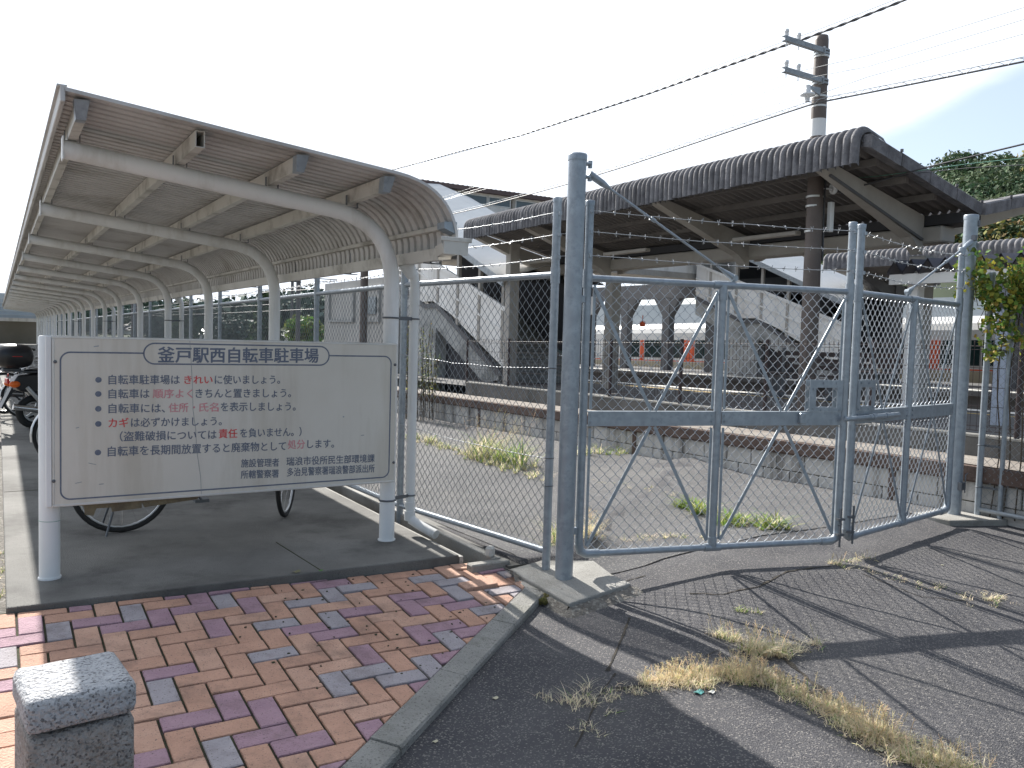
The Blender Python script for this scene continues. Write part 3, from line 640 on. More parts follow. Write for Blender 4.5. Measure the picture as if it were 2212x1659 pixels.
for k, z in enumerate((2.25, 2.11, 1.97)):
    b = B(fo)
    for i in range(len(FP)-1):
        (s0, t0), (s1, t1) = FP[i], FP[i+1]
        if t0 < 22: barbed(b, (s0, t0-.032, z-.005*max(0, t0)), (s1, t1-.032, z-.005*max(0, t1)), .022, sd=i*3+k, step=.10 if t0 < 6 else .2)
    if k: b.tube([(.70, -1.0, z), (.76, -1.07, z+.003)], .0016, 4, False)
    b.build('barbed_wire', BWIRE, fence)
for z0, z1, sg in ((1.26, 1.29, .03), (.68, .72, .02)):
    b = B(fo); b.tube([Vector((.70, -.97, z0)).lerp(Vector((.46, .8, z1)), u/10)+Vector((-.02, -.02, -sg*4*(u/10)*(1-u/10)+.01*noise.noise(Vector((u*.7, z0*9, 0))))) for u in range(11)], .0028, 6, False); b.build('tension_wire', mat('bright_wire', (.34, .35, .37), .4, .4), fence)
for z in (1.26, .68, .5): b = B(fo); b.torus((.70, -.97, z), (0, 0, 1), .029, .004, 18, 5); b.build('wire_band', BRACK, fence)
# ---- tall gate posts
def gate_post(p, top, r, lab):
    g = thing('gate_post', p, lab, 'gate post'); b = B(p); b.tube([(p[0], p[1], -.2), (p[0], p[1], top)], r, 24); b.build('pipe', GALV, g)
    b = B(p); b.tube([(p[0], p[1], top-.03), (p[0], p[1], top), (p[0], p[1], top+.010), (p[0], p[1], top+.014)], [r+.003, r+.004, r+.001, r*.6], 24); b.build('cap', GALV, g); return g
GP1 = (.716, -1.147, 0); GP2 = (4.868, -1.268, 0)
g1 = gate_post(GP1, 2.575, .0565, 'thick tall galvanised gate post holding the left gate leaf by its tie rod')
g2 = gate_post(GP2, 2.615, .0565, 'thick tall galvanised gate post at the right end of the gate beside the ivy')
for z in (2.535, 2.455): b = B(GP1); b.obox((GP1[0]+.066, GP1[1], z), (.055, .05, .014), None, .003); b.tube([(GP1[0]+.098, GP1[1], z-.022), (GP1[0]+.098, GP1[1], z+.022)], .014, 10); b.build('hinge_bracket', GALV, g1)
for z in (1.70, .235): b = B(GP1); b.obox((GP1[0]+.064, GP1[1]-.004, z), (.04, .03, .045), None, .004); b.build('hinge_bracket', GALV, g1)
b = B(GP2); b.obox((GP2[0]-.03, GP2[1]-.05, 2.42), (.03, .05, .05), None, .004); b.obox((GP2[0]+.02, GP2[1]-.05, 2.55), (.03, .03, .05), None, .004); b.obox((GP2[0]+.02, GP2[1]-.052, 2.36), (.035, .012, .045), None, .002)
b.obox((GP2[0]-.01, GP2[1]-.06, .26), (.06, .04, .07), None, .004); b.tube([(GP2[0]+.02, GP2[1]-.075, .20), (GP2[0]+.02, GP2[1]-.075, .36), (GP2[0]+.05, GP2[1]-.075, .37)], .005, 6); b.build('hinge_bracket', BRACK, g2)
# ---- gate leaves, built along x from the hinge
HZ = 2.31; WR = .0032
def leaf(hx, fx, lab, flip, boltside):
    """hx, fx: (s,t) of the hinge and the free foot"""
    o = (hx[0], hx[1], 0); g = thing('gate_leaf', o, lab, 'gate leaf', 'double gate leaves')
    P0 = Vector((*hx, 0)); d = (Vector((*fx, 0))-P0); Ln = d.length; d.normalize(); nn = Vector((d.y, -d.x, 0)); 
    if nn.y > 0: nn = -nn                              # towards the viewer
    def G(x, z, off=0): return P0+d*x+nn*off+Vector((0, 0, z))
    RT_ = 1.835; zb = .075; xm = Ln*.49
    b = B(o)
    b.tube([G(.13, zb), G(Ln-.08, zb)], .022, 12, False); b.tube([G(0, zb+.07), G(.01, zb+.02), G(.05, zb), G(.14, zb)], .0285, 14); b.tube([G(Ln, zb+.07), G(Ln-.01, zb+.02), G(Ln-.05, zb), G(Ln-.14, zb)], .0285, 14)
    b.build('bottom_rail', GALV, g)
    b = B(o); b.tube([G(0, RT_), G(Ln, RT_)], .0215, 12, False); b.build('top_rail', GALV, g)
    for x in (0, Ln):
        b = B(o); b.tube([G(x, zb+.06), G(x, HZ)], .0262, 14); q = G(x, HZ); cap(b, q.x, q.y, HZ, .0262); b.tube([G(x, RT_-.06), G(x, RT_+.055)], .0315, 14)
        for z in (2.25, 2.12, 1.975): b.obox(G(x, z, .028), (.018, .02, .024))
        b.build('stile', GALV, g)
    b = B(o); b.tube([G(xm, zb+.02), G(xm, RT_-.01)], .0262, 14, False); b.tube([G(xm-.075, RT_), G(xm+.075, RT_)], .027, 12); b.tube([G(xm, RT_-.1), G(xm, RT_)], .032, 12); b.tube([G(xm, zb), G(xm, zb+.07)], .032, 12); b.tube([G(xm-.06, zb), G(xm+.06, zb)], .0285, 12); b.build('middle_post', GALV, g)
    zc0, zc1 = .905, .990
    b = B(o); rr = Matrix((d, -nn if (d.cross(-nn)).z > 0 else nn, Vector((0, 0, 1)))).transposed()
    for x0, x1 in ((.029, xm-.028), (xm+.028, Ln-.029)):
        b.obox(G((x0+x1)/2, (zc0+zc1)/2, .012), (x1-x0, .005, zc1-zc0), rr); b.obox(G((x0+x1)/2, zc1+.0025, -.008), (x1-x0, .045, .005), rr); b.obox(G((x0+x1)/2, zc0-.0025, -.008), (x1-x0, .045, .005), rr)
        for x in (x0+.02, x1-.02):
            for z in (zc0+.022, zc1-.022): b.obox(G(x, z, .017), (.012, .008, .012), rr)
    b.build('channel_bar', GALV, g)
    for x0 in (.048, xm-.045, xm+.045, Ln-.048):
        for z0, z1 in ((.13, zc0-.02), (zc1+.02, RT_-.04)): b = B(o); b.obox(G(x0, (z0+z1)/2, .004), (.018, .004, z1-z0), rr); b.build('tension_bar', GALV, g)
    for x0, x1 in ((.04, xm-.04), (xm+.04, Ln-.04)):
        mid = (x0+x1)/2
        for a, c in (((x0, RT_-.05), (mid-.015, zc1+.01)), ((x1, RT_-.05), (mid+.015, zc1+.01)), ((x0+.01, zb+.05), (mid-.015, zc0-.01)), ((x1-.01, zb+.05), (mid+.015, zc0-.01))):
            b = B(o); b.bar(G(a[0], a[1], .012), G(c[0], c[1], .012), .005, .022, up=(d if abs(d.x) > 2 else tuple(nn.cross((G(*a)-G(*c)).normalized())))); b.build('brace', GALV, g)
        for z0, z1 in ((zb+.02, zc0-.012), (zc1+.012, RT_-.015)):
            b = B(o); a, c = G(x0-.01, 0), G(x1+.01, 0); chain(b, (a.x, a.y), (c.x, c.y), z0, z1, .0755, WR); b.build('chain_link_mesh', WIRE_LIT, g)
    for k, z in enumerate((2.25, 2.12, 1.975)):
        b = B(o); barbed(b, G(.0, z, .035), G(Ln, z, .035), .012 if not flip else .03, sd=40+k+flip*10); b.build('barbed_wire', BWIRE, g)
    # lock plate with a square opening
    x0, x1, z0, z1 = Ln-.30, Ln-.03, zc1+.006, 1.215
    b = B(o); w = .052
    for off in (.018, -.03):
        for (a0, a1, c0, c1) in ((x0, x1, z0, z0+.03), (x0, x1, z1-w, z1), (x0, x0+w, z0+.03, z1-w), (x1-.045, x1, z0+.03, z1-w)): b.obox(G((a0+a1)/2, (c0+c1)/2, off), (a1-a0, .003, c1-c0), rr)
    for x, z in ((x0+.03, z0+.02), (x0+.03, z1-.06), (x0+.11, z1-.02), (x1-.05, z1-.02), (x1-.02, z0+.01), (x0+.1, z0+.01)): b.obox(G(x, z, .022), (.012, .006, .012), rr)
    b.build('lock_plate', GALV, g)
    b = B(o); b.tube([G(Ln-.012, zb-.035, .045), G(Ln-.012, zb+.24, .045)], .0075, 8); b.tube([G(Ln-.03, zb+.12, .045), G(Ln-.012, zb+.12, .045)], .006, 6)
    for z in (zb+.05, zb+.16): b.obox(G(Ln-.004, z, .03), (.05, .04, .015), rr)
    b.build('drop_bolt', BRACK, g)
    if boltside:
        b = B(o); b.tube([G(Ln+.17, .948, .05), G(Ln-.15, .948, .05)], .0175, 12); b.tube([G(Ln+.19, .948, .05), G(Ln+.17, .948, .05)], [.010, .0175], 12); b.tube([G(Ln-.15, .948, .05), G(Ln-.62, .948, .05)], .0205, 12); b.tube([G(Ln-.25, .948, .05), G(Ln-.2, .948, .05)], .026, 12); b.tube([G(Ln-.40, .948, .05), G(Ln-.42, .948, .05)], .025, 12); b.build('slide_bolt', GALV, g)
    else:
        b = B(o); b.obox(G(Ln-.36, .95, .03), (.045, .035, .075), rr, .006); b.build('bolt_catch', GALV, g)
    return g, G, Ln
h1 = onz(1249, 1207, .045); f1 = onz(1807, 1178, .04); h2 = onz(2045, 1108, .05); f2 = onz(1826, 1171, .045)
lf1, G1, L1 = leaf(h1[:2], f1[:2], 'left leaf of the galvanised chain link gate, with the small bolt catch on its bar', 0, False)
lf2, G2, L2 = leaf(h2[:2], f2[:2], 'right leaf of the chain link gate, standing at a slant with the long slide bolt', 1, True)
def tie(g, o, a, c):
    a, c = Vector(a), Vector(c); d = (c-a).normalized()
    b = B(o); b.tube([a+d*.02, c-d*.02], .0085, 8); b.tube([a-d*.01, a+d*.10, a+d*.16], [.024, .022, .010], 10); b.tube([c-d*.12, c-d*.05, c], [.009, .019, .022], 10); b.tube([c+Vector((0, 0, -.05)), c+Vector((0, 0, .0))], .012, 8)
    b.disc(c+Vector((0, -.02, 0)), (0, 1, 0), .022, 12, .035); m = a.lerp(c, .42); b.tube([m-d*.02, m+d*.02], .014, 8); b.build('tie_rod', GALV, g)
tie(lf1, (h1[0], h1[1], 0), (GP1[0]+.10, GP1[1]-.0, 2.475), G1(L1*.53, 1.885))
tie(lf2, (h2[0], h2[1], 0), (GP2[0]-.06, GP2[1]-.04, 2.38), G2(L2*.56, 1.885))
# ---- fence to the right of the gate, turning towards the viewer
fr = (5.045, -1.38, 0); rf = thing('chain_link_fence', fr, 'chain link fence overgrown with ivy running on from the right gate post', 'fence')
for t in (-1.38, -1.56, -3.4, -5.2):
    b = B(fr); x = 5.045 if t != -1.56 else 5.06; top = 2.13 if t == -1.38 else 1.86; b.tube([(x, t, -.15), (x, t, top)], .027 if t != -1.56 else .02, 14); cap(b, x, t, top, .027); b.build('post', GALV, rf)
for z in (1.845, .05): b = B(fr); b.tube([(5.045, -1.38, z), (5.045, -5.2, z-.045)], .0215, 12); b.build('top_rail' if z > 1 else 'bottom_rail', GALV_D, rf)
b = B(fr); chain(b, (5.045, -1.38), (5.045, -3.4), .06, 1.84, .075); b.build('chain_link_mesh', WIRE, rf)
for z in (1.45, .62, .25): b = B(fr); b.torus((5.045, -1.38, z), (0, 0, 1), .029, .004, 16, 5); b.bar((5.045, -1.40, z), (5.06, -1.56, z), .004, .02); b.build('wire_band', BRACK, rf)
# ================================================================== platform front wall of concrete blocks
def wz(t): return .43-.0165*(t+1.2) if t > -1.2 else .43
pw = thing('platform_wall', (5.1, 0, 0), 'long low wall of pale concrete blocks with a rusty brown coping behind the gate', 'wall'); po = (5.1, 0, 0)
b = B((0, 0, 0)); b.obox((0, 0, 0), (.10, .362, .182), None, .006); bl_me = b.mesh('block', BLOCK)
b = B((0, 0, 0)); b.obox((0, 0, 0), (.10, .362, .10), None, .006); blh_me = b.mesh('block', BLOCK)
n = 0; t = -3.4
while t < 26 and n < 260:
    for r in range(3):
        tt = t+(.187 if r % 2 else 0); z = wz(tt)-.145-.095-r*.19
        if r == 2: o = share('block', bl_me, pw, (.05+rnd.uniform(-.002, .002), tt, z)); 
        else: o = share('block', bl_me, pw, (.05+rnd.uniform(-.003, .003), tt, z))
        o.rotation_euler = (math.atan(.0165)*-1 if tt > -1.2 else 0, 0, 0); n += 1
    t += .374
b = B(po); rows = [[(5.115, t, wz(t)-.11), (5.115, t, wz(t)-.9)] for t in (-3.6, -1.2, 10, 30, 60)]; b.grid(rows); b.build('mortar', DIRT, pw)
t = -3.6
while t < 60:
    L_ = .9 if t < 20 else 8; a0, a1 = t+.003, t+L_-.003
    b = B(po); dx = rnd.uniform(-.006, .006)
    b.add([(x+dx, tt, wz(tt)+dz) for tt in (a0, a1) for x, dz in ((5.07, -.15), (5.045, -.13), (5.048, -.008), (5.062, 0), (5.32, .004), (5.32, -.15))], [(0, 1, 7, 6), (1, 2, 8, 7), (2, 3, 9, 8), (3, 4, 10, 9), (4, 5, 11, 10), (5, 0, 6, 11), (0, 5, 4, 3, 2, 1), (6, 7, 8, 9, 10, 11)])
    b.build('coping', BROWNRUST, pw); t += L_
for t in (-.55, 3.3, 7.6, 11.5):
    b = B(po); b.box((5.088, t, wz(t)-.14), (5.11, t+.07, wz(t)-.7)); b.build('joint_strip', BROWNRUST, pw)
b = B((5.3, 0, 0)); b.grid([[(5.07, t, wz(t)+.005), (5.35, t, wz(t)+.012), (5.70, t, wz(t)+.012)] for t in (-3.6, -1.2, 10, 30, 60)]); single(b, 'platform_ledge', COPTOP, (5.3, 0, 0), kind='structure')
w2 = thing('low_concrete_wall', (5.7, 0, 0), 'low stained concrete wall, face coloured dark for shade, carrying the station mesh fence', 'wall')
b = B((5.7, 0, 0))
def w2z(t): return .635-.0115*max(0, t+1)
b.grid([[(5.66, t, wz(t)-.1), (5.655, t, w2z(t)-.03), (5.66, t, w2z(t)), (5.80, t, w2z(t)), (5.80, t, w2z(t)-.3)] for t in (-3.6, -1, 3, 9.2)])
b.build('wall_body', WALLD, w2); b = B((5.7, 0, 0)); b.grid([[(5.65, t, w2z(t)-.012), (5.65, t, w2z(t)+.008), (5.81, t, w2z(t)+.008)] for t in (-3.6, -1, 3, 9.2)]); b.build('wall_top', CONC, w2)  # top keeps plain concrete colour, only the face is toned down for shade
# station platform, track bed, far platform
def zp(t): return .56-.0125*max(-3, t)
b = B((8, 0, 0)); b.grid([[(s, t, zp(t)) for s in (5.72, 8, 10.2)] for t in (-14, -3, 10, 30, 60)]); single(b, 'station_platform', PLATF, (8, 0, 0), kind='structure')
b = B((10, 0, 0)); b.grid([[(s, t, zp(t)+.004) for s in (9.5, 9.62)] for t in (-14, -3, 10, 30, 60)]); single(b, 'yellow_line', mat('tactile_yellow', (.55, .38, .10), .8), (10, 0, 0), kind='structure')
b = B((10, 0, 0)); b.grid([[(10.0, t, zp(t)+.012), (10.42, t, zp(t)+.012), (10.42, t, zp(t)-.2), (10.3, t, zp(t)-.9)] for t in (-14, -3, 10, 30, 60)]); single(b, 'platform_edge', LINEW, (10, 0, 0), kind='structure')
b = B((14, 0, 0)); b.grid([[(s, t, zp(t)-1.05) for s in (10.2, 14, 17.6)] for t in (-14, -3, 10, 30, 60)]); single(b, 'track_bed', GRAVEL, (14, 0, 0), kind='structure')
for s in (11.6, 12.67, 15.2, 16.27):
    b = B((s, 0, -.4)); rows = [[(s-.03, t, zp(t)-.95), (s-.03, t, zp(t)-.83), (s+.03, t, zp(t)-.83), (s+.03, t, zp(t)-.95)] for t in (-14, 10, 60)]; b.grid(rows); single(b, 'rail', BROWNRUST, (s, 0, -.4), kind='structure')
b = B((20, 0, 0)); b.grid([[(17.5, t, zp(t)-.95), (17.5, t, zp(t)-.12), (17.3, t, zp(t)-.12), (17.3, t, zp(t)+.0)] for t in (-14, -3, 10, 30, 60)]); b.grid([[(s, t, zp(t)) for s in (17.7, 20, 23.2)] for t in (-14, -3, 10, 30, 60)]); single(b, 'far_platform', PLATF, (20, 0, 0), kind='structure')
b = B((17.5, 0, 0)); b.grid([[(17.3, t, zp(t)), (17.3, t, zp(t)+.02), (17.75, t, zp(t)+.02)] for t in (-14, -3, 10, 30, 60)]); single(b, 'far_platform_edge', LINEW, (17.5, 0, 0), kind='structure')
b = B((17.5, 0, 0)); b.grid([[(s, t, zp(t)-1.0) for s in (23.2, 26, 40)] for t in (-14, -3, 10, 30, 60)]); single(b, 'track_bed', GRAVEL, (17.5, 0, 0), kind='structure')
# ================================================================== welded mesh fence on the low wall
mf = thing('mesh_fence', (5.73, 0, 0), 'low brown welded mesh fence standing on the dark concrete wall', 'fence'); mo = (5.73, 0, 0)
tp = [-3.2, -1.33, .2, 1.65, 3.15, 4.7, 6.2, 7.7, 9.3]
def mfz(t): return w2z(t)+.90-.012*max(0, t+1)*.3
for t in tp:
    b = B(mo); b.tube([(5.73, t, w2z(t)-.05), (5.73, t, mfz(t)+.02)], .024, 10); b.build('post', FENCEB, mf)
for i in range(len(tp)-1):
    b = B(mo); t0, t1 = tp[i], tp[i+1]; n = int((t1-t0)/.06)
    for k in range(n+1):
        t = t0+(t1-t0)*k/n; b.tube([(5.71, t, w2z(t)+.05), (5.71, t, mfz(t)+.01)], .003, 3, False)
        b.tube([(5.71, t, mfz(t)-.04), (5.698, t, mfz(t)-.01), (5.71, t, mfz(t)+.015)], .002, 3, False)
    for f in (0, .05, .28, .5, .72, .93, .97): b.tube([(5.708, t0, w2z(t0)+.05+f*(mfz(t0)-w2z(t0)-.06)), (5.708, t1, w2z(t1)+.05+f*(mfz(t1)-w2z(t1)-.06))], .0036, 3, False)
    b.build('mesh_panel', FENCEB, mf)
# ================================================================== near platform canopy (butterfly roof)
cn_ = thing('platform_canopy', (8.3, 1.3, 0), 'near platform canopy with dark rounded corrugated eave and beige beams', 'canopy'); co = (8.3, 1.3, 0)
CT0, CT1 = .70, 10.0
def cz(t): return -.009*(t-.7)
def wavy(P, NR, t0, t1, pitch, amp, per=6):
    b = B(co); n = round((t1-t0)/pitch); rows = []
    for k in range(n*per+1):
        a = k/per; t = t0+(t1-t0)*k/(n*per); h = abs(math.sin(math.pi*a))**.7*amp
        rows.append([(p[0]+nn[0]*h, t, p[1]+nn[1]*h+cz(t)) for p, nn in zip(P, NR)])
    b.grid(rows, True); return b
EP = [(6.46, 3.86)]; EN = [(-.25, .97)]
for i in range(0, 9): a = math.radians(80+12.5*i); EP.append((6.14+.16*math.cos(a), 3.79+.16*math.sin(a)*.9)); EN.append((math.cos(a), math.sin(a)))
EP += [(5.975, 3.68), (5.975, 3.53)]; EN += [(-1, 0), (-1, 0)]
pit = .1
kk = 0; t = CT0
while t < CT1-.01:                                      # every rounded eave piece is its own part
    per = 8; b = B(co); rows = []; dj = rnd.uniform(-.008, .008); dx = rnd.uniform(-.006, .006)
    for k in range(per+1):
        tt = t+pit*k/per*.985; h = max(0, math.sin(math.pi*k/per))**.55*.05
        rows.append([(p[0]+nn[0]*h+dx, tt, p[1]+nn[1]*h+cz(tt)+(dj if i_ >= len(EP)-1 else 0)) for i_, (p, nn) in enumerate(zip(EP, EN))])
    b.grid(rows, True); b.add([(p[0]+dx, t, p[1]+cz(t)) for p in EP]+[(p[0]+dx+.03, t, p[1]+cz(t)-.02) for p in EP], [(i, i+1, len(EP)+i+1, len(EP)+i) for i in range(len(EP)-1)])
    b.build('eave_tile', SLATE, cn_); t += pit
def slope(s): return 3.80-(s-6.0)*.225 if s < 8.42 else 3.255+(s-8.42)*.215
def sheet(s0, s1, mat_, nm, pitch=.13, amp=.045):
    b = B(co); n = round((CT1-CT0)/pitch); rows = []
    for k in range(n*4+1):
        t = CT0+(CT1-CT0)*k/(n*4); h = (0, 1, 1, 0)[k % 4]*amp; rows.append([(s, t, slope(s)+h+cz(t)) for s in (s0, (s0+s1)/2, s1)])
    b.grid(rows); b.build(nm, mat_, cn_)
sheet(6.05, 8.40, SOFFIT, 'roof_sheet'); sheet(8.45, 10.9, SOFFIT, 'roof_sheet')
# gable trim tiles along the near end
for (a, c) in ((6.08, 8.42), (8.50, 10.95)):
    n = 4
    for k in range(n):
        s0 = a+(c-a)*k/n; s1 = a+(c-a)*(k+1)/n-.012; b = B(co); z = .085
        b.add([(s, t, slope(s)+dz+cz(.6)+.006*(k % 2)) for s in (s0, s1) for t, dz in ((.60, -.075), (.59, z-.02), (.61, z), (.80, z+.01), (.80, -.02))], [(i, i+1, 6+i, 5+i) for i in range(4)]+[(0, 1, 2, 3, 4), (9, 8, 7, 6, 5), (4, 0, 5, 9)])
        b.build('gable_tile', SLATE, cn_)
        b = B(co); b.tube([(s1, .60, slope(s1)+z+cz(.6)), (s1, .60, slope(s1)+z+.035+cz(.6))], .018, 8); b.build('bolt', SLATE, cn_)
for s in (6.5, 7.1, 7.7, 9.1, 9.8, 10.5): b = B(co); b.box((s-.03, CT0+.1, slope(s)-.085), (s+.03, CT1-.05, slope(s)-.005)); b.build('purlin', SOFFIT, cn_)
b = B(co); b.box((8.18, CT0+.02, 3.09), (8.62, CT1, 3.22)); b.build('valley_gutter', DARKIN, cn_)
b = B(co); b.box((8.14, CT0+.25, 2.86), (8.46, CT1, 3.07), .02); b.build('ridge_beam', BEIGE, cn_)
for t in (1.3, 4.3, 7.9, 9.8):
    zc = cz(t)
    if t != 9.7 or True:
        b = B(co); w = .085
        b.prism([(6.12, t-w, slope(6.12)-.09+zc), (8.16, t-w, slope(8.16)-.09+zc), (8.16, t-w, 2.72+zc), (7.9, t-w, 2.93+zc), (6.12, t-w, slope(6.12)-.20+zc)], (0, 2*w, 0)); b.build('roof_beam', BEIGE, cn_)
        b = B(co); b.prism([(8.46, t-w, slope(8.5)-.10+zc), (10.8, t-w, slope(10.8)-.09+zc), (10.8, t-w, slope(10.8)-.22+zc), (8.75, t-w, 3.0+zc), (8.46, t-w, 2.86+zc)], (0, 2*w, 0)); b.build('roof_beam', BEIGE, cn_)
    if t in (1.3, 7.9): b = B(co); b.box((8.18, t-.12, zp(t)-.02), (8.42, t+.12, 2.70), .015); b.build('column', BEIGE, cn_)
b = B(co); b.bar((6.15, 1.19, 3.50), (8.1, 1.19, 2.90), .03, .03); b.build('conduit', DARKCOL, cn_)
for t in (2.6, 5.8, 8.6): b = B(co); b.box((7.3, t, 3.02), (7.42, t+1.2, 3.08), .01); b.build('lamp_batten', BEIGE, cn_)
# white painted post of the stair roof, standing between canopy and stair
b = B((7, 9.73, 0)); b.box((6.9, 9.63, -.1), (7.14, 9.83, 3.45), .01); single(b, 'stair_post', BEIGE, (7, 9.73, 0), 'square beige post where the near canopy meets the covered stair', 'post')
# ================================================================== utility pole
pp = (6.6, 1.72, 0); pole = thing('utility_pole', pp, 'tall brown utility pole rising through the near canopy roof', 'utility pole')
b = B(pp); b.tube([(6.6, 1.72, -.6), (6.6, 1.73, 2), (6.6, 1.75, 4.12)], [.118, .108, .096], 20, False); b.build('shaft', POLEM, pole)
b = B(pp); b.tube([(6.6, 1.75, 4.12), (6.6, 1.75, 4.34)], .0965, 20, False); b.build('white_band', WHITE, pole)
b = B(pp); b.tube([(6.6, 1.75, 4.34), (6.6, 1.76, 5.33), (6.6, 1.76, 5.385), (6.6, 1.76, 5.40)], [.0955, .086, .078, .04], 20); b.build('shaft', POLEM, pole)
for z in (5.12, 4.62, 4.50, 3.36, 3.24, 2.92): b = B(pp); b.tube([(6.6, 1.75, z-.012), (6.6, 1.75, z+.012)], .107 if z < 4 else .096, 20); b.build('steel_band', ALU, pole)
def arm(z, ln):
    b = B(pp); s0 = 6.6-.06; s1 = 6.6-ln
    b.box((s0, 1.655, z-.03), (s1, 1.661, z+.03)); b.box((s0, 1.661, z+.025), (s1, 1.71, z+.03)); b.box((s0, 1.661, z-.03), (s1, 1.71, z-.025)); b.box((s0-.02, 1.64, z-.045), (s0+.0, 1.80, z+.045)); b.tube([(6.6, 1.75, z-.03), (6.6, 1.75, z-.005)], .1, 20); b.tube([(6.6, 1.75, z+.01), (6.6, 1.75, z+.035)], .1, 20); a = b.build('cross_arm', GALV_D, pole)
    for f in (.05, .27):
        b = B(pp); s = s1+f; b.tube([(s, 1.68, z+.03), (s, 1.68, z+.05), (s, 1.68, z+.075), (s, 1.68, z+.08), (s, 1.68, z+.115), (s, 1.68, z+.12)], [.018, .026, .022, .028, .026, .012], 12); b.tube([(s, 1.68, z-.09), (s, 1.68, z+.03)], .006, 6); b.build('insulator', GLASSY, a)
arm(5.17, .80); arm(4.80, .78)
b = B(pp); b.prism([(6.50, 1.66, 4.60), (6.50, 1.66, 4.70), (6.28, 1.66, 4.69), (6.28, 1.66, 4.67)], (0, .02, 0)); b.build('bracket', GALV_D, pole)
b = B(pp); b.tube([(6.27, 1.67, 4.69), (6.27, 1.67, 4.60), (6.27, 1.67, 4.585), (6.27, 1.67, 4.565), (6.27, 1.67, 4.55), (6.27, 1.67, 4.49)], [.03, .036, .09, .09, .03, .028], 14); b.build('insulator', GLASSY, pole)
b = B(pp); b.torus((6.79, 1.62, 3.47), (.9, -.3, .2), .045, .03, 18, 8); b.tube([(6.68, 1.70, 3.47), (6.80, 1.62, 3.47)], .012, 6); b.build('insulator', GLASSY, pole)
b = B(pp); b.tube([(6.71, 1.68, 3.6), (6.70, 1.68, 3.3), (6.71, 1.67, 2.55)], .014, 6); b.tube([(6.80, 1.60, 3.46), (6.90, 1.5, 3.38), (7.02, 1.4, 3.42), (7.15, 1.3, 3.55)], .011, 6); b.build('riser_cable', CABLE, pole)
b = B(pp); b.box((6.74, 1.60, 2.92), (6.81, 1.66, 3.30), .006); b.build('white_box', WHITE, pole)
# ================================================================== overhead wires
def wire(nm, pts, s, r, m, lab, grp=None, ext0=None, ext1=None, n=6):
    P = [Vector(ons(x, y, s)) for x, y in pts]
    if ext0: P = [P[0]+(P[0]-P[1]).normalized()*ext0+Vector((0, 0, .012*ext0))]+P
    if ext1: P = P+[P[-1]+(P[-1]-P[-2]).normalized()*ext1]
    b = B(tuple(P[1])); b.tube(P, r, n, False); return single(b, nm, m, tuple(P[1]), lab, 'cable', grp), P
C1 = [(1955, 0), (1810, 57), (1722, 90), (1690, 100), (1400, 203), (1130, 291), (870, 361)]
o1, P1 = wire('power_cable', C1, 6.16, .011, CABLE, 'thick twisted cable slanting down from the upper arm of the pole', None, 9, 30)
b = B(tuple(P1[1]))
def spiral(b, P, r, R, pitch, tmax, z0=0):
    pts = []; tot = 0
    for a, c in zip(P[:-1], P[1:]):
        ln = (c-a).length; n = max(1, int(ln/pitch*8))
        for i in range(n):
            u = a.lerp(c, i/n); ph = (tot+ln*i/n)/pitch*2*math.pi; dd = (c-a).normalized(); x = dd.cross(Vector((0, 0, 1))).normalized(); y = x.cross(dd); pts.append(u+x*R*math.cos(ph)+y*(R*math.sin(ph)+z0))
        tot += ln
        if a.y > tmax: break
    b.tube(pts, r, 4, False)
spiral(b, P1[1:], .007, .011, .34, 14); spiral(b, P1[1:], .007, -.011, .34, 14); b.build('strand', CABLE, o1)
for ch in list(o1.children): ch.location = (0, 0, 0)
wire('messenger_wire', [(x-3, y-8) for x, y in C1], 6.16, .0035, GALV_D, 'thin steel wire running just above the thick twisted cable', None, 9, 30, 4)
C2 = [(2212, 133), (2009, 174), (1791, 217), (1745, 228), (1626, 267), (1355, 358), (1228, 397), (1048, 446), (975, 463)]
o2, P2 = wire('telephone_cable', C2, 6.27, .010, CABLE, 'telephone cable with looped lashing wire passing under the lower arm of the pole', None, 8, 30)
b = B(tuple(P2[1])); spiral(b, P2[1:], .0032, .026, .21, 16, .02); b.build('lashing_loops', GALV_D, o2)
b = B(tuple(P2[1])); b.tube([p+Vector((0, 0, .045)) for p in P2], .004, 4, False); b.build('messenger_strand', GALV_D, o2)
for k, (pts, s) in enumerate((([(2212, 16), (1875, 120), (1699, 160), (1626, 186), (1300, 312), (1029, 402)], 6.12), ([(2212, 42), (1875, 144), (1727, 172), (1626, 209), (1300, 325), (1045, 404)], 6.30), ([(2212, 73), (1875, 166), (1763, 206), (1626, 236), (1300, 340), (1060, 405)], 6.5))):
    wire('thin_wire', pts, s, .0035, WHITE if False else ALU, ('topmost', 'middle', 'lowest')[k]+' of the three thin pale wires fixed to the lower arm of the pole', 'thin wires on the lower pole arm', 8, 30, 4)
wire('drop_cable', [(2212, 311), (2100, 338), (1991, 364), (1920, 386), (1846, 405), (1812, 408)], 6.85, .010, CABLE, 'black cable rising to the right from the white ring insulator under the canopy', None, 8)
wire('drop_cable', [(2212, 341), (2090, 354), (1991, 368), (1900, 380), (1846, 385)], 6.9, .004, mat('green_wire', (.12, .3, .22), .5), 'thin green wire stretched just under the black drop cable', None, 8, None, 4)
wire('drop_cable', [(2212, 356), (2090, 363), (1991, 373), (1920, 384), (1850, 392)], 7.0, .005, CABLE, 'lowest thin wire fanning out right of the canopy gable', None, 8, None, 4)
